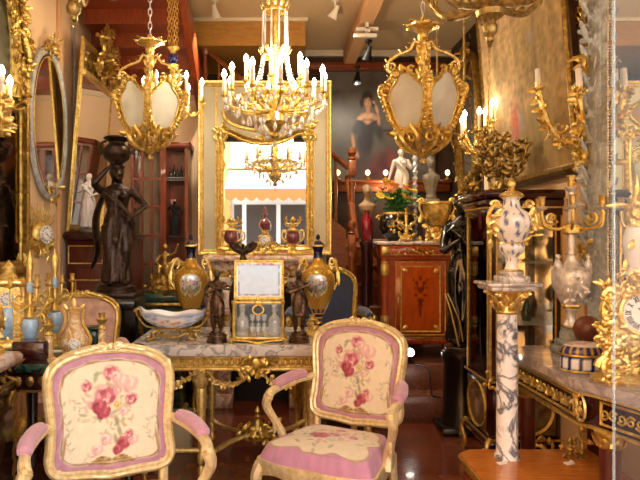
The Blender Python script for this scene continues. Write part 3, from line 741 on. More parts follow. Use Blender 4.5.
# pair of bronze youths on the marble table
TZ = .79
def youth(label, x, y, mir):
    t = thing('figurine', label, 'figurine', (x, y, TZ), 0, 'bronze figurines on the marble table')
    mb = MB(); round_base(mb, .066, .045, 0, 28); mb.lathe([(.05, .045), (.048, .062), (0, .062)], 20); part('base', mb, 'bronze_brown', t)
    A = ((-.19, -.02, .66), (-.05, -.13, .74), (.18, -.02, .65), (.10, -.14, .70)) if mir else ((-.18, .0, .66), (-.10, -.13, .6), (.2, -.04, .70), (.03, -.14, .73))
    figure('figure', t, .385, 'bronze_brown', A, robe=True, short=True, skirt=.92, vox=.011, loc=(0, 0, .06), rot=.2 if mir else -.2)
    mb = MB(); mb.at((.0, -.045, .34)); mb.tube([(-.06, 0, -.03), (.07, -.012, .02)], [.012, .007], 7); part('held_object', mb, 'bronze_brown', t)
youth('brown bronze figurine of a youth standing next to the blue porcelain boat bowl', X(217, 3.87), 3.87, False)
youth('brown bronze figurine of a youth standing nearest the needlework armchair seat', X(299, 3.87), 3.87, True)
# ================================================================= LANTERNS AND CHANDELIERS
def chain(mb, p0, p1, L=.056, r=.0035, w=.011):
    n = max(1, int((p1[2] - p0[2]) / (L * .78))); 
    for i in range(n + 1):
        z = p0[2] + L * .4 + i * (p1[2] - p0[2] - L * .6) / max(1, n); x = p0[0] + (p1[0] - p0[0]) * i / max(1, n); y = p0[1] + (p1[1] - p0[1]) * i / max(1, n)
        pts = [(x + (math.cos(a) * w if i % 2 else 0), y + (0 if i % 2 else math.cos(a) * w), z + math.sin(a) * L * .5) for a in [2 * PI * k / 10 for k in range(10)]]
        mb.tube(pts, r, 5, True)
PANEL = sym([(0, .478), (.03, .468), (.055, .435), (.092, .405), (.112, .365), (.102, .3), (.085, .24), (.06, .2), (.028, .19), (0, .185)])
def lantern(label, loc, rz, top):
    t = thing('lantern', label, 'lantern', loc, rz, 'gilt rococo lanterns'); rng = random.Random(2)
    mb = MB(); chain(mb, (0, 0, .79), (0, 0, top - loc[2])); part('chain', mb, 'chain_white', t)
    mb = MB(); mb.lathe([(.0, .665), (.02, .67), (.03, .69), (.028, .71), (.05, .73), (.085, .745), (.09, .755), (.05, .765), (.02, .775), (.012, .80), (0, .8)], 24, fold=lambda r, a, z: r * (1 + (.12 * math.sin(8 * a) if r > .05 else 0)))
    for k in range(8): a = k * PI / 4; mb.leaf((math.cos(a) * .07, math.sin(a) * .07, .75), (math.cos(a), math.sin(a), .35), .04, .014, nrm=(0, 0, 1))
    part('canopy', mb, 'gold_bright', t)
    mb = MB(); mb.lathe([(.012, .3), (.02, .34), (.014, .38), (.022, .44), (.03, .47), (.02, .5), (.016, .58), (.026, .6), (.03, .63), (.02, .665)], 14)
    for k in range(16): a = k * 2.4; mb.leaf((math.cos(a) * .018, math.sin(a) * .018, .42 + k * .014), (math.cos(a) * .5, math.sin(a) * .5, 1), .05, .011)
    part('stem', mb, 'gold', t)
    for k in range(4):
        a = k * PI / 2; ca, sa = math.cos(a), math.sin(a)
        def q(r, z): return (ca * r, sa * r, z)
        mb = MB(); p = cr([q(.015, .655), q(.045, .665), q(.07, .625), q(.13, .60), q(.18, .565), q(.19, .52), q(.165, .495), q(.185, .455)], 4)
        mb.tube(p, taper(len(p), .010, .009, .011), 6)
        for i in range(2, len(p) - 1, 3): mb.leaf(p[i], (ca * .6 + rng.uniform(-.4, .4), sa * .6, rng.uniform(.2, 1)), .03, .011, nrm=(ca, sa, 0))
        mb.scroll(q(.165, .535), (ca, sa, 0), (0, 0, 1), .022, 1.1, .007, 1); part('scroll_arm', mb, 'gold_bright', t)
        mb = MB(); p = cr([q(.175, .45), q(.195, .43), q(.22, .405), q(.21, .36), q(.19, .3), q(.155, .22), q(.12, .18)], 4); mb.tube(p, taper(len(p), .011, .014, .01), 7)
        for i in range(len(p)):
            for sg in (-1, 1): mb.leaf(p[i], (-sa * sg + ca * .9, ca * sg + sa * .9, rng.uniform(-.3, .9)), .03, .008, .4, nrm=(ca, sa, 0))
        mb.ell(q(.225, .405), (.02, .02, .02)); mb.scroll(q(.215, .425), (ca, sa, 0), (0, 0, 1), .03, 1.2, .01, 2.6); part('corner_post', mb, 'gold', t)
        th = PI / 4 + k * PI / 2; c = (.139 * math.sin(th), -.139 * math.cos(th), 0)
        mb = MB(); mb.at((c[0], c[1], .36), th, rx=.16); mb.M = mb.M @ Matrix.Translation((0, 0, -.36)); mb.prism(PANEL, -.002, .002); g = part('glass_panel', mb, 'frosted', t)
        mb = MB(); mb.at((c[0], c[1], .36), th, rx=.16); mb.M = mb.M @ Matrix.Translation((0, 0, -.36))
        mb.sweep(refine(PANEL, 2), [(-.004, -.006), (-.004, .006), (.003, .01), (.011, .006), (.012, -.006)])
        for i in range(0, len(PANEL), 2):
            p = PANEL[i]; mb.leaf((p[0] * 1.08, -.008, p[1] + .006 * (1 if p[1] > .3 else -1)), (p[0] * 4 + rng.uniform(-.5, .5), -.2, (p[1] - .33) * 4), .032, .009)
        for sx in (-1, 1): mb.scroll((sx * .05, -.012, .475), (sx, 0, 0), (0, 0, 1), .026, 1.2, .008, .5); mb.scroll((sx * .045, -.012, .175), (sx, 0, 0), (0, 0, -1), .026, 1.2, .008, .5)
        mb.leaf((0, -.012, .47), (0, -.2, 1), .05, .015); part('panel_frame', mb, 'gold', g, sharp=60)
    mb = MB()
    for k in range(8):
        a = k * PI / 4 + .2
        p = cr([(math.cos(a) * .15, math.sin(a) * .15, .2), (math.cos(a + .25) * .14, math.sin(a + .25) * .14, .14), (math.cos(a + .2) * .09, math.sin(a + .2) * .09, .085), (math.cos(a) * .03, math.sin(a) * .03, .06)], 4)
        mb.tube(p, taper(len(p), .012, .015, .008), 6)
        mb.scroll((math.cos(a) * .12, math.sin(a) * .12, .135), (-math.sin(a), math.cos(a), 0), (0, 0, 1), .035, 1.2, .009)
        for i in range(5): b = a + rng.uniform(-.4, .4); r = rng.uniform(.06, .15); mb.leaf((math.cos(b) * r, math.sin(b) * r, .07 + r * .7), (math.cos(b) + rng.uniform(-.7, .7), math.sin(b), rng.uniform(-1, 1)), .05, .015, nrm=(math.cos(b), math.sin(b), 0))
    mb.lathe([(0, 0), (.014, .008), (.018, .022), (.01, .035), (.02, .045), (.035, .065), (.03, .08), (.0, .09)], 12); part('basket', mb, 'gold', t)
    return t
lantern('gilt lantern with milky glass panels hanging above the bronze vase carrier', (X(150, 4.0), 4.0, Z(160, 4.0)), .12, H)
lantern('gilt lantern with milky glass panels hanging above the marquetry cabinet and urn', (X(423, 3.4), 3.4, Z(165, 3.4)), -.1, H)

def arm_curve(a, r0, r1, z0, zd, z1, k=5):
    def q(r, z): return (math.cos(a) * r, math.sin(a) * r, z)
    return cr([q(r0, z0), q(r0 + (r1 - r0) * .3, (z0 + zd) / 2 - .01), q(r0 + (r1 - r0) * .65, zd), q(r1 * .97, (zd + z1) / 2), q(r1, z1)], k)
# ---- the crystal chandelier
cx, cy = 0.0, 4.1
t = thing('chandelier', 'large lit crystal chandelier with strings of glass beads and many candle bulbs', 'chandelier', (cx, cy, 2.07))
mb = MB(); chain(mb, (0, 0, .9), (0, 0, H - 2.07)); part('chain', mb, 'brass', t)
mb = MB(); mb.lathe([(0, 0), (.02, .01), (.03, .03), (.02, .05), (.05, .08), (.075, .12), (.06, .16), (.03, .19), (.045, .23), (.05, .27), (.03, .3), (.018, .34), (.028, .42), (.018, .5), (.016, .56), (.03, .6), (.018, .7), (.024, .8), (.016, .88), (0, .9)], 18); part('stem', mb, 'gold', t)
for (z, r, nm) in ((.55, .085, 'crown_ring'), (.85, .078, 'crown_ring')):
    mb = MB(); mb.lathe([(r * .9, z - .015), (r, z - .012), (r * 1.05, z + .005), (r * .95, z + .03), (r * .85, z + .03), (r * .8, z), (r * .9, z - .015)], 24)
    for k in range(12): a = k * PI / 6; mb.leaf((math.cos(a) * r, math.sin(a) * r, z + .01), (math.cos(a) * .6, math.sin(a) * .6, 1), .045, .014, nrm=(math.cos(a), math.sin(a), 0))
    part(nm, mb, 'gold_bright', t)
mb = MB(); mb.lathe([(.235, .245), (.25, .25), (.25, .275), (.235, .28), (.23, .26), (.235, .245)], 36)
for k in range(18): a = k * PI / 9; mb.leaf((math.cos(a) * .248, math.sin(a) * .248, .25), (math.cos(a), math.sin(a), .8), .03, .012, nrm=(math.cos(a), math.sin(a), 0))
part('main_ring', mb, 'gold', t)
arms = [(k * PI / 6 + .1, .33, .285) for k in range(12)] + [(k * PI / 3 + .4, .2, .37) for k in range(6)]
for i, (a, r, z) in enumerate(arms):
    mb = MB(); p = arm_curve(a, .04, r, .19 if i < 12 else .3, z - .09, z); mb.tube(p, taper(len(p), .009, .007), 6)
    mb.scroll((math.cos(a) * r * .5, math.sin(a) * r * .5, z - .04), (math.cos(a), math.sin(a), 0), (0, 0, 1), .03, 1.1, .006, 1)
    pan(mb, (math.cos(a) * r, math.sin(a) * r, z), .022); ar = part('candle_arm', mb, 'gold', t)
    candle_part(ar, (math.cos(a) * r, math.sin(a) * r, z + .02), .10, .0125)
def string(mb, pts, r, step):
    L = 0
    for a, b in zip(pts, pts[1:]): 
        n = max(1, int((Vector(b) - Vector(a)).length / step))
        for i in range(n): mb.ell(Vector(a).lerp(Vector(b), i / n), (r, r, r * 1.25), 5, 4)
for k in range(10):
    a = k * PI / 5
    mb = MB(); string(mb, [(math.cos(a) * .078, math.sin(a) * .078, .84), (math.cos(a) * .082, math.sin(a) * .082, .58)], .0075, .016)
    string(mb, [tuple(p) for p in cr([(math.cos(a) * .085, math.sin(a) * .085, .54), (math.cos(a) * .11, math.sin(a) * .11, .42), (math.cos(a) * .17, math.sin(a) * .17, .32), (math.cos(a) * .24, math.sin(a) * .24, .27)], 3)], .007, .016); part('bead_string', mb, 'crystal', t)
for k in range(12):
    a, b = k * PI / 6 + .1, (k + 1) * PI / 6 + .1
    mb = MB(); string(mb, [(math.cos(a + (b - a) * i / 6) * .32, math.sin(a + (b - a) * i / 6) * .32, .265 - .05 * math.sin(PI * i / 6)) for i in range(7)], .007, .02); part('bead_string', mb, 'crystal', t)
dm = MB(); dm.lathe([(0, 0), (.011, .012), (.014, .026), (.008, .042), (.003, .05), (.005, .056), (0, .062)], 6)
d0 = None; rng = random.Random(6)
spots = [(k * PI / 12, .33, .2) for k in range(24)] + [(k * PI / 10 + .1, .25, .14) for k in range(20)] + [(k * PI / 8, .18, .09) for k in range(16)] + [(k * PI / 6, .1, .03) for k in range(12)] + [(k * PI / 10 + .2, .24, .2) for k in range(20)] + [(0, 0, -.04)]
for (a, r, z) in spots:
    p = (math.cos(a) * r, math.sin(a) * r, z + rng.uniform(-.02, .02))
    if d0 is None: d0 = part('crystal_drop', dm, 'crystal', t, p)
    else: c = dup(d0, p, rng.uniform(0, 3), parent=t)
lamp('chandelier_light', (cx + .12, cy - .1, 2.56), 30)
# ---- lapis ball chandelier behind the left lantern
cx, cy = X(173, 4.6), 4.6
t = thing('chandelier', 'small gilt chandelier with a dark blue ball and lit candles, before the wooden stairs', 'chandelier', (cx, cy, 2.24))
for k in range(4):
    a = k * PI / 2 + .5; mb = MB(); chain(mb, (math.cos(a) * .03, math.sin(a) * .03, .60), (math.cos(a) * .035, math.sin(a) * .035, H - 2.24), .045, .003, .009); part('chain', mb, 'gold', t)
mb = MB(); mb.lathe([(0, .66), (.006, .65), (.01, .62), (.04, .6), (.05, .585), (.03, .57), (.02, .56), (.02, .545), (0, .54)], 14); part('crown', mb, 'gold', t)
mb = MB(); mb.ell((0, 0, .51), .04, 14, 10); part('ball', mb, 'lapis', t)
mb = MB(); mb.lathe([(.0, .475), (.045, .46), (.04, .44), (.015, .42), (.03, .36), (.02, .3), (.035, .24), (.05, .18), (.03, .12), (.04, .08), (.018, .04), (.012, .02), (0, 0)], 16)
rng = random.Random(3)
for k in range(40): a = k * 2.4; r = .03; mb.leaf((math.cos(a) * r, math.sin(a) * r, .06 + k * .009), (math.cos(a), math.sin(a), rng.uniform(-.2, 1)), .06, .015, nrm=(math.cos(a), math.sin(a), 0))
part('stem', mb, 'gold', t)
for k in range(6):
    a = k * PI / 3 + .1; r = .21; z = .2; mb = MB(); p = arm_curve(a, .03, r, .2, .09, z); mb.tube(p, taper(len(p), .011, .007), 6); mb.scroll((math.cos(a) * .1, math.sin(a) * .1, .17), (math.cos(a), math.sin(a), 0), (0, 0, 1), .04, 1.2, .008, 1)
    for i in range(1, len(p), 4): mb.leaf(p[i], (math.cos(a), math.sin(a), 1), .035, .01)
    pan(mb, (math.cos(a) * r, math.sin(a) * r, z), .02); ar = part('candle_arm', mb, 'gold', t); candle_part(ar, (math.cos(a) * r, math.sin(a) * r, z + .02), .10, .0115)
lamp('lapis_light', (cx + .1, cy - .06, 2.53), 5)
# ---- two brass chandeliers of which only the bottoms hang into view
def brass_chandelier(label, loc, phase):
    t = thing('chandelier', label, 'chandelier', loc, 0, 'brass chandeliers at the front')
    mb = MB(); mb.lathe([(0, 0), (.008, .004), (.012, .012), (.007, .02), (.018, .03), (.02, .045), (.014, .05), (.03, .07), (.034, .1), (.024, .12), (.03, .13), (.062, .15), (.07, .175), (.05, .2), (.065, .215), (.05, .24), (.03, .28), (.04, .36), (.025, .5), (.02, .7), (0, .72)], 24,
                       fold=lambda r, a, z: r * (1 + (.09 * math.sin(7 * a + 40 * z) if .05 < z < .13 else 0)))
    part('stem', mb, 'brass', t)
    for k in range(6):
        a = k * PI / 3 + phase; mb = MB(); p = arm_curve(a, .05, .3, .2, .19, .34); mb.tube(p, taper(len(p), .02, .011), 7)
        mb.scroll((math.cos(a) * .15, math.sin(a) * .15, .25), (math.cos(a), math.sin(a), 0), (0, 0, 1), .045, 1.2, .012, 1)
        for i in range(1, len(p), 3): mb.leaf(p[i], (math.cos(a), math.sin(a), .8), .06, .016)
        pan(mb, (math.cos(a) * .3, math.sin(a) * .3, .35), .04); part('arm', mb, 'brass', t)
    mb = MB(); chain(mb, (0, 0, .72), (0, 0, H - loc[2])); part('chain', mb, 'brass', t)
brass_chandelier('brass chandelier bottom with drop finial at the top, in front of the hanging tapestry', (X(490, 3.0), 3.0, Z(48, 3.0)), .35)
brass_chandelier('brass chandelier bottom with drop finial, above the oval mirror and grey pole', (X(74, 3.0), 3.0, Z(27, 3.0)), .6)

# ================================================================= WALL SCONCES
def sconce(label, loc, rz, arms, lit, zc=.0, half=.3, power=0, tilt=0, group='gilt wall sconces'):
    t = thing('wall_sconce', label, 'wall sconce', loc, rz, group); rng = random.Random(9)
    mb = MB(); p = cr([(0, -.02, -half), (.01, -.03, -half * .6), (-.01, -.035, 0), (.012, -.03, half * .5), (0, -.02, half)], 5)
    mb.tube(p, taper(len(p), .012, .04, .018), 8, flat=.6); n = int(half * 150)
    for k in range(n):
        z = -half + 2 * half * k / n; w = .05 * math.cos(z / half * 1.3); sg = 1 if k % 2 else -1
        mb.leaf((sg * w * .4, -.035, z), (sg * rng.uniform(.3, 1), -.3, rng.uniform(-.6, 1)), .07, .018)
    for sg in (-1, 1):
        mb.scroll((sg * .05, -.03, half * .45), (sg, 0, 0), (0, 0, 1), .04, 1.2, .011, 1); mb.scroll((sg * .045, -.03, -half * .4), (sg, 0, 0), (0, 0, -1), .035, 1.2, .01, 1)
    part('back_plate', mb, 'gold_bright', t)
    for (x, y, z) in arms:
        mb = MB(); p = cr([(0, -.05, -.05), (x * .3, y * .4, -.12), (x * .75, y * .8, -.08 + z * .3), (x, y, z)], 6); mb.tube(p, taper(len(p), .026, .017, .012) if lit else taper(len(p), .034, .024, .015), 7)
        for i in range(1, len(p)):
            for _ in range(1 if lit else 3): mb.leaf(p[i], (rng.uniform(-1, 1), rng.uniform(-1, 0), rng.uniform(-.5, 1)), .06, .016)
        for k in range(5): a = k * 1.256; mb.leaf((x, y, z - .01), (math.cos(a), math.sin(a), .7), .045, .013)
        mb.scroll((x * .55, y * .6, -.02), (x, y, 0), (0, 0, 1), .04, 1.2, .01, 3); pan(mb, (x, y, z), .024); ar = part('candle_arm', mb, 'gold_bright', t)
        candle_part(ar, (x, y, z + .02), .10, .0135 if lit else .017, lit, 'candle' if lit else 'white_enamel', tilt=tilt if not lit else 0)
    if power: 
        R = Matrix.Rotation(rz, 3, 'Z') @ Vector((0, -.3, .28)); lamp('sconce_light', Vector(loc) + R, power)
    return t
sconce('gilt wall sconce with five lit candle bulbs beside the hanging tapestry', (1.74, 4.78, 2.18), -PI / 2, [(-.12, -.26, .08), (.14, -.23, .05), (-.05, -.3, .02), (.1, -.12, .12), (-.12, -.1, .1)], True, half=.42, power=2)
sconce('gilt wall sconce with two unlit white candles, overlapping the tapestry edge', (1.74, 3.45, 2.07), -PI / 2, [(-.10, -.25, .2), (.17, -.15, .13)], False, half=.31, tilt=-.12)
sconce('gilt wall sconce of which only the bottom tip shows at the top of the photo', (1.74, 3.5, 2.98), -PI / 2, [(-.12, -.25, .2), (.19, -.15, .14)], False, half=.36)
sconce('gilt candle sconce lit in front of the big arched gilt mirror', (-1.50, 3.36, 2.12), PI / 2, [(-.05, -.06, .05), (.05, -.06, .02)], True, half=.14, power=2)
mb = MB(); mb.tube([(0, 0, H), (0, 0, 1.95)], .004, 5); solo('hanging_wire', mb, 'brass', 'pale cord hanging past the brass chandelier drop to the lit sconce', 'cord', (X(490, 3.0) + .02, 3.08, 0))
for px, Y, y0, nm in ((464, 4.4, 86, 'pale thin rod hanging from the ceiling above the lit sconce'), (437, 4.6, 82, 'pale thin rod hanging from the ceiling behind the lantern over the urn')):
    mb = MB(); mb.tube([(0, 0, 0), (0, 0, H - Z(y0, Y))], .008, 6); mb.ell((0, 0, 0), (.014, .014, .02)); solo('hanging_rod', mb, 'brass', nm, 'rod', (X(px, Y), Y, Z(y0, Y)))
mb = MB(); mb.tube([(0, 0, 0), (-.02, 0, H - 2.32)], .009, 6); solo('hanging_rod', mb, 'cream_trim', 'white rod along the tapestry edge above the two-candle sconce', 'rod', (1.70, 3.30, 2.32))
mb = MB(); mb.tube([(0, 0, 0), (0, 0, 1.6)], .012, 6); solo('hanging_rod', mb, 'stone_grey', 'grey pole beneath a brass chandelier drop, between oval mirror and leaning mirror', 'rod', (-1.57, 4.92, 1.75 + .18))
# ceiling spotlights
def spot(label, loc, mat, aim):
    t = thing('spotlight', label, 'spotlight', loc, 0, 'ceiling spotlights')
    mb = MB(); mb.tube([(0, 0, .0), (0, 0, .1)], .008, 6); mb.lathe([(.03, .09), (.03, .11), (0, .11)], 12); part('stem', mb, mat, t)
    mb = MB(); mb.at((0, 0, 0), rx=aim[0], ry=aim[1]); mb.lathe([(.0, .06), (.018, .055), (.022, .02), (.026, 0), (.042, -.05), (.046, -.06), (.04, -.06), (.02, -.02), (0, -.02)], 18); part('shade', mb, mat, t)
spot('white ceiling spotlight over the ochre boxed beam', (X(215, 5.5), 5.5, H - .11), 'white_plastic', (.3, -.2))
spot('white ceiling spotlight between crystal chandelier and white light track', (X(335, 5.5), 5.5, H - .11), 'white_plastic', (.3, .5))
t = thing('light_track', 'white track with two short bars under the ceiling beam', 'track', (.82, 5.6, 3.30))
mb = MB(); mb.box((0, 0, .0), (.2, .03, .03)); mb.box((-.03, -.1, -.09), (.2, .03, .03)); mb.box((0, 0, .03), (.03, .03, .06)); mb.box((0, -.05, -.05), (.02, .13, .02)); mb.box((-.01, -.02, -.03), (.02, .02, .06)); part('bar', mb, 'white_plastic', t)
spot('black spotlight hanging below the white track', (.82, 5.5, 3.06), 'iron', (.5, .2)); spot('black spotlight in the shade behind the white track', (.80, 6.1, 3.0), 'iron', (-.3, .2))

def spotlamp(name, loc, target, power, ang=60):
    l = bpy.data.lights.new(name, 'SPOT'); l.energy = power; l.color = (1, .86, .66); l.spot_size = math.radians(ang); l.spot_blend = .6; l.shadow_soft_size = .02
    o = bpy.data.objects.new(name, l); C.objects.link(o); o.location = loc; o.rotation_euler = (Vector(target) - Vector(loc)).to_track_quat('-Z', 'Y').to_euler(); return o
spotlamp('track_beam', (.80, 6.03, 2.93), (1.05, 6.95, 2.6), 20, 85)
spotlamp('ceiling_beam', (X(335, 5.5), 5.46, H - .2), (1.2, 5.5, 1.4), 75, 80)
spotlamp('ceiling_beam', (X(215, 5.5), 5.46, H - .2), (-1.0, 5.4, 1.5), 60, 80)
# ================================================================= MIRRORS AND PICTURES
FR = [(-.045, -.01), (-.045, .012), (-.03, .022), (-.01, .02), (.01, .04), (.03, .045), (.045, .03), (.045, -.01)]
def fprof(w, d): return [(o / .045 * w / 2, f / .045 * d) for o, f in FR]
def crest(mb, c, w, h, rng, n=26, nrm=(0, -1, 0)):
    for sx in (-1, 1):
        mb.scroll((c[0] + sx * w * .28, c[1], c[2] + h * .2), (sx, 0, 0), (0, 0, 1), h * .3, 1.25, h * .07, .4); mb.scroll((c[0] + sx * w * .42, c[1], c[2] + h * .02), (-sx, 0, 0), (0, 0, 1), h * .18, 1.1, h * .05, .4)
    mb.ell((c[0], c[1] - .01, c[2] + h * .35), (h * .14, h * .08, h * .2)); mb.spray((c[0], c[1], c[2] + h * .3), n, (w * .6, h * .12, h * .6), h * .3, h * .075, rng, bias=(0, 0, .5))
# trumeau mirror over the mantelpiece
t = thing('trumeau_mirror', 'big grey and gilt panelled mirror over the mantelpiece, behind the crystal chandelier', 'mirror', (-.09, 5.56, 1.30), 0, None, rx=math.radians(-1.2))
W2 = .575; HT = 1.51
mb = MB(); mb.prism([(-W2, 0), (W2, 0), (W2, HT), (-W2, HT)], -.02, .03); part('panel', mb, 'grey_panel', t)
mb = MB(); mb.sweep(rect(1.13, HT - .02, 0, HT / 2), fprof(.05, .05), y=-.02); mb.sweep(rect(.86, HT - .04, -.0, HT / 2), fprof(.016, .015), y=-.02); part('outer_frame', mb, 'gold_pale', t)
gl = [(0, .985), (.1, .99), (.2, 1.02), (.28, 1.06), (.335, 1.07), (.36, 1.03), (.385, .99), (.39, .9), (.39, .5), (.39, .1), (.38, .06), (.3, .05), (0, .05)]
gp = sym(gl)
mb = MB(); mb.prism(gp, -.028, -.022); part('mirror_glass', mb, 'mirror', t)
mb = MB(); mb.sweep(gp, fprof(.055, .05), y=-.022); rng = random.Random(1)
for sx in (-1, 1):
    mb.scroll((sx * .36, -.06, 1.09), (sx, 0, 0), (0, 0, 1), .045, 1.2, .012, .4); mb.scroll((sx * .42, -.06, 1.02), (-sx, 0, 0), (0, 0, 1), .04, 1.2, .011, .4); mb.spray((sx * .39, -.06, 1.08), 14, (.07, .02, .07), .05, .013, rng)
    for k in range(14): mb.leaf((sx * .40, -.06, .1 + k * .065), (sx * .4, -.1, 1), .05, .012)
mb.spray((0, -.06, 1.02), 10, (.08, .02, .04), .05, .012, rng)
part('gilt_frame', mb, 'gold', t, sharp=60)
op = oval(.74, .3, 0, 1.24, 48)
mb = MB(); mb.sweep(op, fprof(.03, .03), y=-.02); fo = part('oval_frame', mb, 'gold', t)
mb = MB(); mb.prism(oval(.72, .28, 0, 1.24, 48), -.026, -.02); part('oval_glass', mb, 'mirror_old', fo)
mb = MB(); crest(mb, (0, -.04, 1.42), .3, .1, rng, 16); part('crest', mb, 'gold', t)
# arched gilt trumeau on the left wall
t = thing('arched_mirror', 'big carved gilt arched mirror with a painted top panel, above the commode', 'mirror', (XL + .02, 3.31, 1.26), PI / 2)
ar = sym([(0, 2.08), (.15, 2.06), (.28, 1.98), (.38, 1.83), (.45, 1.6), (.48, 1.42), (.54, 1.36), (.55, 1.26), (.55, .6), (.55, .03), (.5, 0), (0, 0)])
mb = MB(); mb.prism(ar, -.02, .0); part('backboard', mb, 'gold_dark', t)
mb = MB(); mb.sweep(ar, fprof(.075, .045), y=-.02); fr = part('frame', mb, 'gold_old', t, sharp=60)
rng = random.Random(2); mb = MB()
for p in ar:
    if p[1] > 1.25:
        mb.spray((p[0] * .99, -.06, p[1]), 9, (.06, .015, .07), .055, .015, rng)
        mb.ell((p[0] * .93, -.085, p[1] - .06), .02, 6, 4)
mb.spray((0, -.09, 2.12), 60, (.28, .03, .12), .1, .026, rng)
for k in range(40): a = k / 39 * PI; mb.spray((.36 * math.cos(a), -.06, 1.3 + .5 * math.sin(a)), 4, (.05, .02, .05), .055, .015, rng)
for k in range(26): a = .25 + k / 25 * 2.6; mb.spray((.43 * math.cos(a), -.06, 1.28 + .62 * math.sin(a)), 7, (.09, .025, .09), .075, .02, rng)
for sx in (-1, 1): mb.spray((sx * .44, -.05, 1.1), 40, (.08, .02, .2), .07, .018, rng)
for z in (.2, .45, .7, .95, 1.2):
    for sx in (-1, 1): mb.leaf((sx * .545, -.06, z), (0, 0, 1), .2, .02); mb.leaf((sx * .545, -.06, z), (0, 0, -1), .06, .018)
part('carving', mb, 'gold', fr)
mb = MB(); mb.prism([(-.5, .04), (.5, .04), (.5, .92), (-.5, .92)], -.03, -.022); part('mirror_glass', mb, 'mirror_old', t)
mb = MB(); p = cr([(-.5, 0, .98), (-.3, 0, .92), (0, 0, .9), (.3, 0, .92), (.5, 0, .98)], 5); mb.sweep([(q.x, q.z) for q in p], fprof(.05, .05), False, y=-.02)
p = cr([(-.38, 0, 1.0), (-.38, 0, 1.35), (-.25, 0, 1.7), (0, 0, 1.82), (.25, 0, 1.7), (.38, 0, 1.35), (.38, 0, 1.0)], 5); mb.sweep([(q.x, q.z) for q in p], fprof(.05, .06), False, y=-.02); part('inner_frame', mb, 'gold_old', fr)
mb = MB(); q = [(.35 * math.cos(a), 1.28 + .48 * math.sin(a)) for a in [PI * k / 20 for k in range(21)]] + [(-.35, .95), (.35, .95)]
def pp(u, v):
    n = noise_field(u, v, 4, 7.0); c = base(len(u), '#55513a') * (1 + .4 * n)[:, None]; c = dab(c, u, v, .5, .5, .3, .2, '#3a3024', 0, .6); c = dab(c, u, v, .45, .3, .16, .08, '#8a5040', .3, .6); return np.clip(dab(c, u, v, .6, .35, .1, .06, '#b09060', .2, .6), 0, 1)
mb.grid(lambda u, v: ((u - .5) * .72 * (1 if v < .4 else math.sqrt(max(0, 1 - ((v - .4) / .62) ** 2))), -.03, .95 + v * .83), 30, 30, pp); part('painted_panel', mb, 'painted_canvas', t, label='dark painted scene in the arch')
# oval mirror
t = thing('oval_mirror', 'oval wall mirror in a silvery frame with a small gilt crest', 'mirror', (XL + .02, 4.38, 2.23), PI / 2)
ov = oval(.64, .98, 0, 0, 56)
mb = MB(); mb.sweep(ov, fprof(.08, .022)); part('frame', mb, 'silver_leaf', t)
mb = MB(); mb.sweep(oval(.57, .91, 0, 0, 56), fprof(.016, .007), y=-.008); part('inner_rim', mb, 'gold_pale', t)
mb = MB(); mb.prism(oval(.62, .96, 0, 0, 56), -.012, -.004); part('mirror_glass', mb, 'mirror_old', t)
rng = random.Random(12); mb = MB(); crest(mb, (0, -.03, .49), .26, .15, rng, 30); mb.spray((0, -.03, -.49), 16, (.14, .02, .08), .06, .014, rng); part('crest', mb, 'gold', t)
# tall leaning mirror standing on the dark red cabinet
t = thing('tall_mirror', 'tall leaning gilt mirror with a carved crest, standing on the dark red cabinet', 'mirror', (XL + .045, 5.14, 1.50), PI / 2, rx=0)
t.rotation_euler = (math.radians(4.5), 0, PI / 2)
mb = MB(); mb.sweep(rect(.84, 1.4, 0, .72), fprof(.06, .018)); fr = part('frame', mb, 'gold', t)
mb = MB(); mb.prism(rect(.80, 1.36, 0, .72), -.012, -.004); part('mirror_glass', mb, 'mirror', t)
mb = MB(); mb.sweep(rect(.76, .02, 0, 1.2), fprof(.02, .02), y=-.012); part('cross_bar', mb, 'gold_pale', fr)
rng = random.Random(21); mb = MB()
mb.spray((.10, -.05, 1.46), 170, (.32, .03, .24), .075, .02, rng)
for sx in (-1, 1): mb.scroll((.1 + sx * .15, -.06, 1.5), (sx, 0, 0), (0, 0, 1), .1, 1.3, .025, .3); mb.scroll((.1 + sx * .26, -.06, 1.34), (sx, 0, 0), (0, 0, -1), .08, 1.3, .022, .3)
part('carved_crest', mb, 'gold', fr)
# silver-leaf carved mirror on the right wall (near)
t = thing('carved_mirror', 'large wall mirror in a carved silvery leaf frame above the long console', 'mirror', (XR - .03, 2.55, 1.05), -PI / 2)
w2 = .74; zt = 2.3
mb = MB(); mb.sweep(rect(2 * w2, zt, 0, zt / 2), fprof(.13, .06)); fr = part('frame', mb, 'silver_leaf', t, sharp=50)
rng = random.Random(31); mb = MB()
for sx in (-1, 1):
    for k in range(18):
        z = .06 + k * .125; mb.leaf((sx * (w2 + .02), -.065, z), (sx * .3, -.3, 1), .11, .022); mb.spray((sx * (w2 + .06), -.045, z + .04), 7, (.05, .03, .1), .06, .016, rng, bias=(sx * .8, -.3, .3)); mb.scroll((sx * (w2 + .065), -.05, z + .06), (sx, -.6, 0), (0, 0, 1), .03, 1.2, .01); mb.leaf((sx * (w2 - .03), -.06, z + .08), (-sx * .5, -.1, .9), .06, .014)
part('carved_leaves', mb, 'silver_leaf', fr)
mb = MB()
for sx in (-1, 1):
    for k in range(5): z = .3 + k * .5; mb.scroll((sx * (w2 + .05), -.09, z), (sx, 0, 0), (0, 0, 1), .045, 1.2, .014, 1); mb.spray((sx * (w2 + .05), -.08, z), 9, (.05, .02, .1), .07, .016, rng)
part('gilt_ornament', mb, 'gold', fr)
mb = MB()
for k in range(150):
    for sx in (-1, 1): mb.ell((sx * (w2 - .085), -.02, .06 + k * .0148), .007, 5, 4)
part('beading', mb, 'silver', fr)
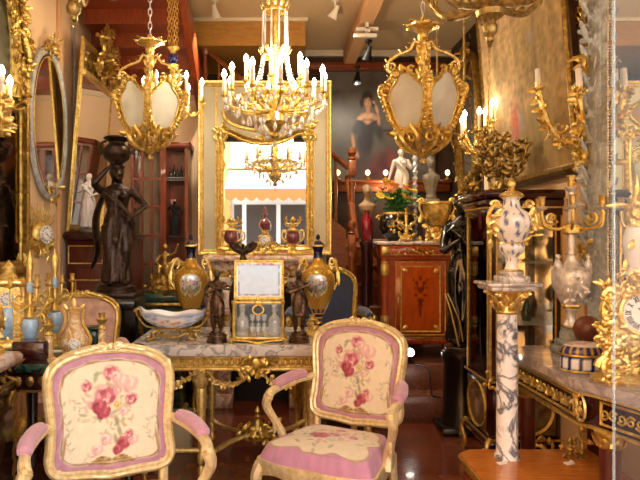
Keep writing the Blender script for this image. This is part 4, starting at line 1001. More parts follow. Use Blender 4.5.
mb = MB(); mb.prism(rect(2 * w2 - .1, zt - .1, 0, zt / 2), -.012, -.004); part('mirror_glass', mb, 'mirror', t)
# gilt mirror at the back right
t = thing('narrow_mirror', 'narrow gilt framed mirror in the dark alcove beside the portrait', 'mirror', (1.92, 6.2, 2.56), -PI / 2)
nv = oval(.62, 1.36, 0, 0, 44); mb = MB(); mb.sweep(nv, fprof(.09, .06)); fr = part('frame', mb, 'gold_old', t)
rng = random.Random(41); mb = MB(); 
for p in nv[::2]: mb.spray((p[0], -.06, p[1]), 3, (.05, .02, .05), .07, .016, rng)
crest(mb, (0, -.05, .68), .3, .2, rng); part('carving', mb, 'gold', fr)
mb = MB(); mb.prism(oval(.58, 1.32, 0, 0, 44), -.012, -.004); part('mirror_glass', mb, 'mirror_old', t)
# portrait on the back wall
t = thing('portrait_painting', 'large oil portrait of a dark-haired woman in a low-cut dark dress, back wall', 'painting', (1.13, 6.95, 2.66))
pw, ph = 1.24, 1.24
mb = MB(); mb.grid(lambda u, v: ((u - .5) * pw, -.02, (v - .5) * ph), 120, 120, portrait_paint); mb.add([(-pw / 2, 0, -ph / 2), (pw / 2, 0, -ph / 2), (pw / 2, 0, ph / 2), (-pw / 2, 0, ph / 2)], [(3, 2, 1, 0)], [(.05, .04, .03)] * 4); part('canvas', mb, 'painted_canvas', t)
mb = MB(); mb.sweep(rect(pw, ph), fprof(.05, .03), y=-.005); part('frame', mb, 'wood_dark', t)
# hanging tapestry on the right wall, leaning out at the top
t = thing('tapestry_picture', 'large framed woven tapestry of a garden scene hanging above the vitrine', 'tapestry', (XR - .03, 4.24, 1.86), -PI / 2)
t.rotation_euler = (math.radians(4.5), 0, -PI / 2)
tw, th_ = 1.36, 1.28
mb = MB(); mb.grid(lambda u, v: ((u - .5) * tw, -.025, v * th_), 110, 100, tapestry_paint); part('weaving', mb, 'tapestry_fabric', t)
mb = MB(); mb.sweep(rect(tw, th_, 0, th_ / 2), fprof(.085, .04), y=-.0); part('frame', mb, 'gold_old', t)
mb = MB(); mb.sweep(rect(tw + .1, th_ + .1, 0, th_ / 2), [(-.02, -.015), (-.02, .02), (.02, .02), (.02, -.015)], y=0); part('outer_frame', mb, 'wood_dark', t)

# ================================================================= STAIRCASE
t = thing('staircase', 'wooden staircase with turned newels rising behind the big panelled mirror', 'staircase', (.98, 6.1, .41))
ox, oy, oz = .98, 6.1, .41
def S(x, y, z): return (x - ox, y - oy, z - oz)
def newel(mb, x, y, z0, z1, w=.045):
    mb.box(S(x, y, z0 + .15), (w * 1.7, w * 1.7, .3), ch=.008); h = z1 - z0
    mb.lathe([(w * .7, .28), (w * .85, .32), (w * .5, .36), (w * .75, h * .5), (w * .5, h * .72), (w * .8, h * .76)], 14, S(x, y, z0))
    mb.box(S(x, y, z1 - .16), (w * 1.7, w * 1.7, .16), ch=.008); mb.lathe([(w * .5, -.08), (w * 1.0, -.065), (w * .5, -.045), (w * .95, -.01), (w * .8, .03), (0, .05)], 14, S(x, y, z1))
for i in range(5):
    mb = MB(); y0 = 5.79 + i * .2; z1 = .41 + .19 * (i + 1)
    mb.box(S(1.0, (y0 + 6.98) / 2, z1 - .11), (.66, 6.98 - y0, .16)); mb.box(S(1.0, (y0 - .02 + 6.98) / 2, z1 - .015), (.68, 6.98 - y0 + .02, .03), ch=.008); part('step', mb, 'wood_stair', t)
for i in range(9):
    x1 = .67 - i * .2; z1 = 1.36 + .17 * (i + 1); mb = MB(); mb.box(S(x1 - .11, 6.55, z1 - .015), (.24, .6, .03), ch=.006); mb.box(S(x1 - .01, 6.55, z1 - .1), (.02, .6, .17)); part('step', mb, 'wood_stair', t)
mb = MB(); vs = [(.70, 1.1), (.70, 1.52), (-1.1, 3.05), (-1.1, 2.65)]; mb.M = Matrix.Translation((-ox, -oy, -oz)); mb.prism(vs, 6.2, 6.25); part('string_board', mb, 'wood_stair', t)
mb = MB(); newel(mb, X(352, 6.0), 6.0, 1.05, Z(152, 6.0)); part('newel_post', mb, 'wood_stair', t)
mb = MB(); newel(mb, X(352, 5.6), 5.62, .41, 1.55, .04); part('newel_post', mb, 'wood_stair', t)
mb = MB(); newel(mb, -.68, 6.1, 2.6, 3.45, .04); part('newel_post', mb, 'wood_red', t)
mb = MB(); mb.tube([S(.73, 6.2, 2.13), S(-.7, 6.2, 3.31)], .035, 8, flat=.8); part('handrail', mb, 'wood_stair', t)
mb = MB(); mb.tube([S(.73, 5.64, 1.42), S(.73, 6.3, 2.05)], .03, 8); part('handrail', mb, 'wood_stair', t)
for k in range(9):
    x = .6 - k * .165; zb = 1.55 + (.67 - x) * .85; zt_ = 2.13 + (.73 - x) * .825; mb = MB(); mb.lathe([(.016, 0), (.016, .06), (.012, .1), (.02, (zt_ - zb) * .5), (.012, (zt_ - zb) * .8), (.016, zt_ - zb)], 8, S(x, 6.2, zb)); part('baluster', mb, 'wood_stair', t)
# upper flight coming forward: seen from below
for i in range(6):
    mb = MB(); y1 = 6.0 - i * .23; z1 = 2.82 + i * .12; mb.box(S(-1.13, y1 - .11, z1), (.84, .26, .03)); mb.box(S(-1.13, y1 - .0, z1 - .055), (.84, .025, .13)); part('step', mb, 'wood_red', t)
mb = MB(); mb.M = Matrix.Translation((-ox, -oy, -oz)) @ Matrix.Rotation(PI / 2, 4, 'Z'); mb.prism([(6.1, 2.55), (6.1, 2.95), (4.75, 3.53), (4.75, 3.3)], .69, .74); part('string_board', mb, 'wood_red', t)
mb = MB(); mb.box(S(-1.13, 5.98, 2.76), (.84, .04, .025)); part('edge_trim', mb, 'cream_trim', t)
# lit lamps on the rail below the portrait
lab = ['closest to the stair handrail', 'over the beige bust', 'touching the white marble woman', 'above the gilt urn']
for k, px in enumerate((338, 368, 386, 448)):
    t = thing('shelf_lamp', 'lit globe lamp on the back rail, ' + lab[k], 'lamp', (X(px, 6.78), 6.80, 2.075), 0, 'small globe lamps on the back rail')
    mb = MB(); mb.lathe([(.03, 0), (.03, .01), (.01, .02), (.01, .04), (.02, .045), (0, .05)], 10); part('base', mb, 'gold', t); mb = MB(); mb.ell((0, 0, .075), (.026, .026, .03), 10, 7); part('globe', mb, 'globe_glow', t)
lamp('rail_light', (1.2, 6.7, 1.95), 4)
# ================================================================= CENTRE TABLE
t = thing('console_table', 'gilt console table with a white veined marble top and hanging garlands, centre', 'table', (-.115, 4.15, 0))
W, D = 1.54, .80
def tp(y, w): return [(-w / 2, -D / 2 + .04 + y), (-w / 2 + .06, -D / 2 - y + .0), (w / 2 - .06, -D / 2 + .0 - y), (w / 2, -D / 2 + .04 + y), (w / 2, D / 2), (-w / 2, D / 2)]
mb = MB(); mb.slab(tp(0, W), .735, .782); mb.slab([(p[0] * .985, p[1] * .985) for p in tp(0, W)], .782, TZ); mb.slab([(p[0] * .985, p[1] * .985) for p in tp(0, W)], .725, .735); part('marble_top', mb, 'marble_white', t)
mb = MB(); mb.box((0, .0, .68), (W - .1, D - .1, .09)); mb.box((0, 0, .722), (W - .06, D - .06, .012), ch=.003); mb.box((0, 0, .64), (W - .06, D - .06, .02), ch=.006); fz = part('frieze', mb, 'gold_pale', t)
mb = MB(); yf = -D / 2 + .045
n = 44
for k in range(n):
    x = -W / 2 + .08 + k * (W - .16) / (n - 1); 
    mb.tube([(x + .013 * math.cos(a), yf, .682 + .02 * math.sin(a)) for a in [2 * PI * i / 9 for i in range(9)]], .0045, 4, True); mb.ell((x + .017, yf, .682), .0055, 5, 4)
mb.box((0, yf, .71), (W - .12, .012, .006)); mb.box((0, yf, .655), (W - .12, .012, .006)); part('pierced_band', mb, 'gold', fz)
rng = random.Random(14); mb = MB()
mb.ell((0, yf - .02, .68), (.035, .02, .04), 10, 6); mb.spray((0, yf - .02, .67), 46, (.12, .02, .1), .045, .014, rng)
for sx in (-1, 1): mb.scroll((sx * .06, yf - .02, .70), (sx, 0, 0), (0, 0, 1), .03, 1.2, .01); mb.scroll((sx * .055, yf - .02, .645), (sx, 0, 0), (0, 0, -1), .03, 1.2, .01)
part('centre_ornament', mb, 'gold', fz)
lx = [-.68, -.335, .335, .68]
for a, b in ((-.68, -.36), (-.31, -.02), (.02, .31), (.36, .68)):
    mb = MB(); mb.garland((a, yf - .01, .64), (b, yf - .01, .64), .095, .012, 22, rng); part('garland', mb, 'gold_pale', t)
for x in lx:
    for y in (-.33, .33):
        mb = MB(); mb.lathe([(.02, 0), (.024, .02), (.014, .05), (.022, .07), (.026, .11), (.018, .13), (.02, .16), (.034, .5), (.03, .52), (.046, .545), (.048, .57), (.034, .585), (.036, .6), (.05, .625), (.05, .64)], 16, (x, y, 0), fold=lambda r, a, z: r * (1 + (.07 * math.sin(10 * a) if .15 < z < .5 else 0)))
        for k in range(8): a = k * PI / 4; mb.leaf((x + math.cos(a) * .035, y + math.sin(a) * .035, .54), (math.cos(a) * .4, math.sin(a) * .4, 1), .06, .014, nrm=(math.cos(a), math.sin(a), 0))
        part('leg', mb, 'gold_pale', t)
for sx in (-1, 1):
    for sy in (-1, 1):
        mb = MB(); p = cr([(sx * .335, sy * .33, .14), (sx * .26, sy * .26, .115), (sx * .16, sy * .12, .13), (sx * .03, sy * .02, .15)], 6); mb.tube(p, .02, 8, flat=.75); part('stretcher', mb, 'gold_pale', t)
    mb = MB(); mb.tube([(sx * .335, -.33, .14), (sx * .68, -.33, .14)], .016, 8); part('stretcher', mb, 'gold_pale', t)
mb = MB(); mb.lathe([(.05, .10), (.075, .13), (.07, .17), (.04, .2), (.03, .22), (.015, .24), (.022, .255), (.012, .27), (.02, .29), (.012, .31), (0, .33)], 16); mb.spray((0, 0, .15), 40, (.16, .16, .08), .05, .018, rng); part('stretcher_urn', mb, 'gold', t)
# porcelain boat-shaped centrepiece
t = thing('jardiniere', 'blue and white porcelain boat-shaped bowl in gilt mounts on the marble table', 'bowl', (X(173, 3.98), 3.98, TZ))
def boat(u, v):
    a = u * 2 * PI; r = [.3, .62, .86, 1.0, 1.06][min(4, int(v * 4))] if v < 1 else 1.06
    k = v * 4; i = min(3, int(k)); f = k - i; R = [.28, .62, .88, 1.0, 1.07]; r = R[i] * (1 - f) + R[i + 1] * f
    return (.205 * r * math.cos(a), .1 * r * math.sin(a), .065 + .105 * v + (.035 * abs(math.cos(a)) ** 4 + .008 * math.cos(6 * a)) * v * v)
def boatc(u, v):
    x = u * 40; c = base(len(u), '#dfe2ea'); n = noise_field(u * 3, v, 7, 4.0)
    c = mixc(c, np.clip(n * 2.2 + .45, 0, 1) * .85 * (v < .86), lin('#6f8fc4')); c = mixc(c, np.clip(1 - abs(v - .9) / .05, 0, 1), lin('#5d7fb8'))
    c = mixc(c, np.clip((1 - np.hypot((u - .75) / .1, (v - .5) / .36)) * 3, 0, 1), lin('#efe6e0'))
    for i, q in enumerate((.70, .73, .76, .79)): c = dab(c, u, v, q, .5 + .12 * math.sin(i * 2), .016, .14, ['#c86a74', '#7a8a5a', '#d08a80', '#b0506a'][i], 0, .6, .85)
    return np.clip(c, 0, 1)
mb = MB(); mb.grid(boat, 64, 16, boatc); mb.grid(lambda u, v: tuple(a * b for a, b in zip(boat(1 - u, v), (.94, .94, 1))), 64, 8, lambda u, v: base(len(u), '#e6e4e2')); part('bowl', mb, 'painted_porcelain', t)
mb = MB(); rng = random.Random(5); mb.lathe([(.07, .065), (.1, .07), (.08, .082), (.05, .085)], 20, sq=(1.1, .5))
for sx in (-1, 1):
    p = cr([(sx * .10, 0, .075), (sx * .17, 0, .085), (sx * .21, 0, .13), (sx * .235, 0, .18), (sx * .215, 0, .195)], 4); mb.tube(p, .007, 6); mb.scroll((sx * .222, 0, .175), (sx, 0, 0), (0, 0, 1), .024, 1.2, .007)
    for sy in (-1, 1):
        p = cr([(sx * .07, sy * .035, .07), (sx * .12, sy * .05, .05), (sx * .11, sy * .055, .02), (sx * .14, sy * .06, .006)], 4); mb.tube(p, .008, 6); mb.ell((sx * .142, sy * .06, .007), (.014, .012, .007))
mb.spray((0, -.05, .05), 12, (.16, .02, .02), .025, .007, rng); mb.tube(cr([(-.1, -.05, .05), (-.03, -.06, .025), (.03, -.06, .025), (.1, -.05, .05)], 4), .006, 6); part('gilt_mount', mb, 'gold_old', t)
# pair of cobalt and gilt vases
VP = [(.062, 0), (.064, .018), (.05, .026), (.034, .045), (.026, .07), (.03, .09), (.034, .1), (.05, .13), (.078, .19), (.102, .26), (.118, .33), (.12, .365), (.112, .4), (.09, .425), (.06, .445), (.044, .47), (.034, .5), (.03, .54), (.036, .57), (.044, .585)]
def vasec(a, z, r):
    g = np.array(lin('#c79a3c')); cob = np.array(lin('#10143f'))
    if z < .125: return tuple(g if (z > .02 and int(z * 60) % 2) else (cob if z > .03 else g))
    if z < .155: return tuple(cob * (1 if int(a * 10 / PI) % 2 else .8) + g * (.0 if int(a * 10 / PI) % 2 else .5))
    if z > .50: return tuple(cob)
    if z > .435: return tuple(g)
    x = (a - 1.5 * PI) * r; zz = z - .325; q = math.hypot(x / .072, zz / .072)
    if q < 1:
        n = math.sin(x * 130 + 2) * math.sin(zz * 150 + x * 40); c = Vector(lin('#d3d6da'))
        if zz < -.02: c = Vector(lin('#93a07a'))
        if abs(n) > .45: c = Vector(lin(['#c98a8a', '#5c78a8', '#e4d4c0', '#8c5a4a'][int((x * 60 + zz * 45 + 10)) % 4]))
        if zz > .035: c = Vector(lin('#b9cbe0'))
        return tuple(c)
    if q < 1.1: return tuple(lin('#f0d890'))
    n = .75 + .3 * math.sin(a * 22) * math.sin(z * 160)
    return tuple(g * n)
def fine(prof, k): 
    p = cr([(a, b, 0) for a, b in prof], k); return [(max(0, q.x), q.y) for q in p]
def vase(label, x, y, rz):
    t = thing('vase', label, 'vase', (x, y, TZ), rz, 'cobalt and gilt lidded vases on the table')
    mb = MB(); mb.lathe(fine(VP, 5), 80, colf=vasec); part('body', mb, 'painted_gilt', t)
    mb = MB(); mb.lathe([(.046, .585), (.05, .594), (.034, .61), (.014, .625), (.01, .632), (.016, .645), (.012, .66), (0, .674)], 20); part('lid', mb, 'cobalt', t)
    mb = MB(); mb.lathe([(.046, .582), (.053, .586), (.053, .594), (.046, .598)], 20); mb.lathe([(.018, .62), (.02, .626), (.014, .63)], 12); mb.box((0, 0, .008), (.135, .135, .016), ch=.004); part('gilt_rim', mb, 'gold_bright', t)
    for sx in (-1, 1):
        mb = MB(); p = cr([(sx * .115, 0, .3), (sx * .142, 0, .36), (sx * .135, 0, .43), (sx * .11, 0, .49), (sx * .085, 0, .495), (sx * .08, 0, .46), (sx * .095, 0, .43)], 5); mb.tube(p, taper(len(p), .008, .012, .007), 7)
        mb.scroll((sx * .1, 0, .475), (sx, 0, 0), (0, 0, 1), .028, 1.2, .01); mb.leaf((sx * .135, -.005, .42), (sx * .1, 0, -1), .1, .014); mb.ell((sx * .112, 0, .295), .012); part('handle', mb, 'gold_bright', t)
    return t
vase('cobalt and gilt lidded vase with painted oval, behind the blue porcelain boat', X(191, 4.36), 4.36, .1)
vase('cobalt and gilt lidded vase with painted oval, near the gilt scrolled candlestick', X(318, 4.36), 4.36, -.15)
# decanter casket
cxx, cyy = X(258.5, 3.93), 3.93
t = thing('decanter_casket', 'gilt-framed glass liqueur casket with open lid, decanters inside, centre of the table', 'casket', (cxx, cyy, TZ))
mb = MB()
for sx in (-1, 1):
    for sy in (-1, 1):
        mb.lathe([(.016, .02), (.012, .03), (.008, .05), (.011, .14), (.008, .22), (.014, .25), (.014, .258)], 8, (sx * .15, sy * .085, 0)); mb.tube(cr([(sx * .14, sy * .08, .03), (sx * .165, sy * .095, .018), (sx * .175, sy * .1, .004)], 3), [.012] * 6 + [.009], 6)
for z in (.028, .245): mb.box((0, -.085, z), (.32, .014, .018), ch=.003); mb.box((0, .085, z), (.32, .014, .018), ch=.003); mb.box((-.15, 0, z), (.014, .18, .018), ch=.003); mb.box((.15, 0, z), (.014, .18, .018), ch=.003)
mb.box((0, 0, .03), (.3, .17, .008)); mb.tube(cr([(-.15, -.095, .02), (-.06, -.095, .012), (0, -.098, .002), (.06, -.095, .012), (.15, -.095, .02)], 4), .007, 6)
fr = part('frame', mb, 'gold', t)
for nm, c, d in (('glass_front', (0, -.087, .137), (.29, .004, .2)), ('glass_side', (-.152, 0, .137), (.004, .16, .2)), ('glass_side', (.152, 0, .137), (.004, .16, .2)), ('glass_back', (0, .087, .137), (.29, .004, .2))):
    mb = MB(); mb.box(c, d); part(nm, mb, 'glass', t)
mb = MB(); mb.tube([(.033 * math.cos(a), -.105, .205 + .028 * math.sin(a)) for a in [2 * PI * k / 18 for k in range(18)]], .006, 6, True); mb.box((0, -.095, .245), (.04, .015, .03), ch=.004); mb.ell((0, -.095, .27), (.012, .008, .02)); part('ring_handle', mb, 'gold_bright', t)
mb = MB(); mb.M = Matrix.Translation((0, .085, .2575)) @ Matrix.Rotation(math.radians(-9), 4, 'X') @ Matrix.Translation((0, -.085, -.2575)); mb.sweep(rect(.30, .235, 0, .375), fprof(.022, .01), y=.085); lid = part('lid_frame', mb, 'gold', t)
colmat('lid_painted_sky', .15, metal=.12, coat=.3)
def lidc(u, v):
    c = base(len(u), '#aec6e0'); n = noise_field(u, v, 6, 3.0); c = c * (1 + .08 * n)[:, None]  # pale blue base colour stands in for the sky mirrored in the lid glass
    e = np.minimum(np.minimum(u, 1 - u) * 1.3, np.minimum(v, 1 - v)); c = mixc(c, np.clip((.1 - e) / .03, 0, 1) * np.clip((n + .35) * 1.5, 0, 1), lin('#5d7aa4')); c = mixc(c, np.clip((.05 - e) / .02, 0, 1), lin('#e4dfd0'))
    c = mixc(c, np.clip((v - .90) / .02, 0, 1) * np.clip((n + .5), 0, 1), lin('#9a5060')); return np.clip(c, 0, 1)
M9 = mb.M.copy(); mb = MB(); mb.M = M9; mb.grid(lambda u, v: ((u - .5) * .285, .078, .2655 + v * .22), 50, 40, lidc); part('lid_panel', mb, 'lid_painted_sky', lid, label='lid glass with its pale blue sky reflection painted in')
for i, (x, y) in enumerate(((-.1, -.03), (.1, -.03), (-.1, .045), (.1, .045))):
    mb = MB(); mb.at((x, y, .034)); mb.lathe([(.034, 0), (.038, .01), (.038, .085), (.034, .105), (.014, .125), (.012, .15), (.02, .158), (.018, .162)], 14); d = part('decanter', mb, 'glass_clear', t); mb = MB(); mb.at((x, y, .034)); mb.lathe([(.01, .162), (.014, .172), (.018, .185), (.012, .198), (0, .202)], 10); part('stopper', mb, 'crystal', d)
for x in (-.036, 0, .036):
    for y in (-.05, .0):
        for z in (.034, .105): mb = MB(); mb.at((x, y, z)); mb.lathe([(.014, 0), (.014, .003), (.003, .008), (.003, .022), (.013, .03), (.016, .06), (.0145, .06), (.011, .032), (0, .03)], 10); part('cordial_glass', mb, 'glass_clear', t)
# small gilt things at the right end
t = thing('candlestick', 'small gilt scrolled candlestick on the marble table behind a bronze youth', 'candlestick', (X(312, 4.12), 4.12, TZ))
mb = MB(); mb.lathe([(.05, 0), (.052, .01), (.03, .025), (.012, .04), (.018, .06), (.01, .09), (.02, .11), (.012, .125), (.022, .14), (0, .14)], 16); rng = random.Random(3); mb.spray((0, 0, .05), 30, (.08, .08, .07), .035, .01, rng); part('stem', mb, 'gold', t)
t = thing('lyre', 'dark bronze curling stand with a small winged figure, behind the glass casket', 'ornament', (X(240, 4.3), 4.3, TZ))
mb = MB(); mb.box((0, 0, .02), (.13, .1, .04), ch=.01); mb.tube(cr([(.03, 0, .04), (-.045, 0, .12), (-.06, 0, .25), (-.02, 0, .37), (.03, 0, .36), (.035, 0, .31), (.01, 0, .31)], 6), .015, 8); part('stand', mb, 'bronze', t)
figure('winged_figure', t, .22, 'bronze', ((-.2, .02, .8), (-.3, 0, .95), (.2, 0, .85), (.25, -.05, 1.05)), loc=(.02, 0, .385), vox=.014)
mb = MB(); mb.leaf((.02, .02, .54), (-.8, .3, .6), .12, .03); mb.leaf((.02, .02, .54), (.8, .3, .6), .12, .03); mb.tube([(0, 0, .37), (.02, 0, .395)], .014, 6); part('wing', mb, 'bronze', t)
t = thing('shell_dish', 'white shell-shaped porcelain dish on gilt stand, between a cobalt vase and a bronze youth', 'dish', (X(219, 4.49), 4.49, TZ)); t.scale = (.78, .78, 1)
mb = MB(); mb.lathe([(.045, 0), (.045, .012), (.014, .03), (.016, .24), (.04, .26), (0, .27)], 14); part('stand', mb, 'gold_old', t)
mb = MB(); mb.lathe([(.02, .265), (.07, .285), (.10, .33), (.105, .36), (.098, .36), (.065, .3), (0, .28)], 30, sq=(1, .7), fold=lambda r, a, z: r * (1 + .08 * math.sin(9 * a))); part('shell', mb, 'porcelain', t)

# ================================================================= MANTELPIECE AND GARNITURE
t = thing('mantelpiece', 'veined marble mantelpiece with gilt mounts below the big panelled mirror', 'mantelpiece', (-.12, 5.45, 0))
mb = MB(); mb.box((0, -.03, 1.265), (.98, .38, .05), ch=.012); mb.box((0, -.0, 1.225), (.94, .32, .03), ch=.008); part('shelf', mb, 'marble_pink', t)
mb = MB(); mb.box((0, .0, 1.12), (.92, .28, .18)); part('lintel', mb, 'marble_pink', t)
for sx in (-1, 1): mb = MB(); mb.box((sx * .36, 0, .515), (.2, .28, 1.03), ch=.01); mb.box((sx * .36, 0, .06), (.24, .32, .12), ch=.008); part('jamb', mb, 'marble_pink', t)
mb = MB(); mb.box((0, .11, .515), (.54, .04, 1.03)); part('fire_back', mb, 'iron', t)
rng = random.Random(15); mb = MB(); mb.spray((0, -.155, 1.12), 70, (.6, .01, .06), .06, .016, rng)
for sx in (-1, 1): mb.scroll((sx * .2, -.15, 1.13), (sx, 0, 0), (0, 0, 1), .06, 1.3, .012); mb.spray((sx * .36, -.155, .8), 40, (.1, .01, .5), .08, .02, rng); mb.scroll((sx * .36, -.16, .95), (sx, 0, 0), (0, 0, 1), .06, 1.3, .014)
part('gilt_mount', mb, 'gold_old', t)
MZ = 1.29
plain('plum', '#7a4048', .15, var=.3, vs=30, coat=.5)
t = thing('mantel_clock', 'gilt mantel clock with round dial and finial urn, in front of the big mirror', 'clock', (X(265, 5.3), 5.3, MZ))
mb = MB(); mb.box((0, 0, .02), (.2, .1, .04), ch=.01); mb.lathe([(.08, .04), (.06, .06), (.055, .075)], 14, sq=(1, .6)); mb.ell((0, 0, .12), (.065, .035, .065), 14, 8); mb.spray((0, -.03, .06), 30, (.2, .02, .05), .04, .012, random.Random(2))
mb.lathe([(.03, .185), (.02, .2), (.035, .215)], 12)
for sx in (-1, 1): mb.scroll((sx * .075, -.02, .08), (sx, 0, 0), (0, 0, 1), .035, 1.3, .01)
part('case', mb, 'gold_bright', t)
def dial(parent, c, r, roman=True, mat='white_enamel'):
    mb = MB(); mb.at(c, rx=PI / 2); mb.lathe([(r, 0), (r, .006), (0, .008)], 28); d = part('dial', mb, mat, parent)
    mb = MB(); n = 0
    for h in range(12):
        s = ['XII', 'I', 'II', 'III', 'IIII', 'V', 'VI', 'VII', 'VIII', 'IX', 'X', 'XI'][h]; a = PI / 2 - h * PI / 6
        ca, sa = math.cos(a), math.sin(a); hh = r * .28; wd_ = r * .085; tot = sum({'I': 1, 'V': 1.8, 'X': 1.8}[q] for q in s); o = -tot / 2
        def P(u, v): # u along tangent, v along the radius
            rr = r * .74 + v; return (c[0] + ca * rr + sa * u, c[1] - .0095, c[2] + sa * rr - ca * u)
        def st(u0, v0, u1, v1):
            mb.tube([P(u0, v0), P(u1, v1)], r * .02, 4)
        for q in s:
            w = {'I': 1, 'V': 1.8, 'X': 1.8}[q]; u0 = o * wd_; u1 = (o + w) * wd_; um = (u0 + u1) / 2; g = wd_ * .2
            if q == 'I': st(um, -hh / 2, um, hh / 2)
            elif q == 'V': st(u0 + g, hh / 2, um, -hh / 2); st(um, -hh / 2, u1 - g, hh / 2)
            else: st(u0 + g, hh / 2, u1 - g, -hh / 2); st(u0 + g, -hh / 2, u1 - g, hh / 2)
            o += w
    part('numerals', mb, 'iron', d)
    mb = MB()
    for a, L in ((PI / 2 + .9, .38), (PI / 2 - 2.2, .58)): mb.tube([(c[0], c[1] - .012, c[2]), (c[0] + math.cos(a) * r * L, c[1] - .012, c[2] + math.sin(a) * r * L)], r * .028, 4)
    mb.ell((c[0], c[1] - .012, c[2]), r * .06, 6, 4); part('hands', mb, 'iron', d); return d
dial(t, (0, -.036, .12), .045)
mb = MB(); mb.lathe([(.02, .215), (.045, .24), (.05, .27), (.03, .3), (.012, .31), (.012, .34), (.02, .36), (.008, .4), (0, .42)], 14); part('urn', mb, 'plum', t)
for sx, w in ((-1, 'on the bookcase side of the clock'), (1, 'on the staircase side of the clock')):
    px = 231 if sx < 0 else 293
    t = thing('garniture_urn', 'gilt mounted plum urn on the mantelpiece, %s' % w, 'urn', (X(px, 5.3), 5.3, MZ), 0, 'pair of urns on the mantelpiece')
    mb = MB(); mb.box((0, 0, .02), (.11, .1, .04), ch=.008); mb.lathe([(.045, .04), (.02, .06), (.018, .08), (.05, .1)], 14); mb.lathe([(.055, .2), (.06, .21), (.03, .225), (.012, .24), (.018, .25), (.008, .27), (.022, .3), (.012, .32), (0, .33)], 14)
    for s in (-1, 1): mb.tube(cr([(s * .055, 0, .12), (s * .09, 0, .15), (s * .085, 0, .21), (s * .05, 0, .205)], 4), .008, 6); mb.tube(cr([(s * .01, 0, .27), (s * .05, 0, .27), (s * .06, 0, .3)], 4), .006, 6); pan(mb, (s * .06, 0, .3), .016)
    part('gilt_mount', mb, 'gold', t)
    mb = MB(); mb.lathe([(.03, .095), (.055, .12), (.062, .16), (.05, .2), (0, .2)], 16); part('body', mb, 'plum', t)

# ================================================================= GREEN PEDESTAL AND GILT GROUP (left, behind the table)
gx, gy = X(165, 4.86), 4.86
t = thing('pedestal', 'square green marble pedestal with gilt edges, below the gilt seated figure', 'pedestal', (gx, gy, 0))
mb = MB(); mb.box((0, 0, .05), (.36, .3, .1), ch=.01); mb.box((0, 0, .5), (.28, .24, .82)); mb.box((0, 0, .985), (.38, .3, .07), ch=.012); part('shaft', mb, 'marble_green', t)
mb = MB(); mb.box((0, 0, .935), (.33, .27, .03), ch=.008); mb.box((0, 0, .115), (.33, .27, .03), ch=.008); part('gilt_band', mb, 'gold', t)
t = thing('gilt_figure_group', 'gilt bronze seated figure on a rocky gilt base, on the square green pedestal', 'statue', (gx, gy, 1.02))
mb = MB(); mb.lathe([(.13, 0), (.14, .02), (.11, .05), (.12, .09), (.08, .15), (.05, .18), (0, .19)], 18, sq=(1, .7), fold=lambda r, a, z: r * (1 + .1 * math.sin(5 * a + 20 * z))); mb.spray((0, -.04, .08), 40, (.2, .08, .1), .05, .016, random.Random(4)); part('base', mb, 'gold_old', t)
mb = MB(); mb.at((0, 0, .16), sc=.34); mb.lathe([(0, -.02), (.1, 0), (.1, .1), (.075, .2), (.095, .3), (.1, .36), (.06, .41), (.035, .44), (.03, .48)], 14, sq=(1, .7)); mb.ell((.01, -.02, .54), (.06, .065, .075), 10, 7); mb.ell((.01, .01, .565), (.065, .065, .06), 10, 7)
for sx in (-1, 1):
    mb.tube(cr([(sx * .06, -.02, .05), (sx * .09, -.26, .06), (sx * .08, -.24, -.22)], 4), [.075] * 4 + [.06, .05, .045, .035, .03], 8); mb.ell((sx * .08, -.28, -.24), (.035, .07, .025))
mb.tube([(-.11, 0, .36), (-.2, -.06, .2), (-.1, -.2, .14)], [.04, .034, .024], 8); mb.tube([(.11, 0, .36), (.24, -.04, .42), (.3, -.1, .56)], [.04, .034, .024], 8)
mb.ell((.31, -.11, .6), (.025, .02, .035)); mb.ell((-.09, -.22, .13), (.03, .03, .025)); o = part('figure', mb, 'gold_old', t); remesh(o, .0055, 3)
# ================================================================= LEFT SIDE
t = thing('bookcase', 'red-brown glazed bookcase with muntin doors and one open compartment of bottles', 'bookcase', (X(161, 5.8), 5.84, 0))
bw = .52
mb = MB(); mb.box((0, .12, 1.14), (bw, .02, 2.26)); mb.box((-bw / 2 + .015, 0, 1.14), (.03, .24, 2.26)); mb.box((bw / 2 - .015, 0, 1.14), (.03, .24, 2.26)); mb.box((.045, 0, 1.14), (.03, .24, 2.26)); mb.box((0, 0, 2.285), (bw + .05, .28, .05), ch=.01); mb.box((0, 0, .04), (bw, .24, .08)); mb.box((0, 0, .9), (bw, .23, .03)); part('carcass', mb, 'wood_red', t)
mb = MB(); mb.box((.15, .0, 1.98), (.18, .2, .012)); mb.box((.15, 0, 1.45), (.18, .2, .012)); part('shelf', mb, 'wood_dark', t)
mb = MB(); mb.box((.15, -.085, 2.0 - .02), (.18, .012, .03)); part('shelf_edge', mb, 'stone_grey', t)
mb = MB(); mb.box((-.11, -.1, 1.6), (.26, .01, 1.32)); d = part('door_glass', mb, 'glass', t); mb = MB(); mb.box((-.11, .1, 1.6), (.26, .012, 1.32)); part('door_painted_reflection', mb, 'painted_reflection', t)  # added panel behind the glass, coloured like the peach reflections in the panes
mb = MB()
for x in (-.24, -.155, -.07, .02): mb.box((x, -.115, 1.6), (.022, .025, 1.34))
for z in (.94, 1.2, 1.46, 1.72, 1.98, 2.25): mb.box((-.11, -.115, z), (.28, .022, .022))
part('door_muntin', mb, 'wood_red', d)
mb = MB(); mb.box((0, -.11, .48), (bw - .04, .02, .78), ch=.006); part('lower_door', mb, 'wood_red', t)
bx, by = X(161, 5.8), 5.84
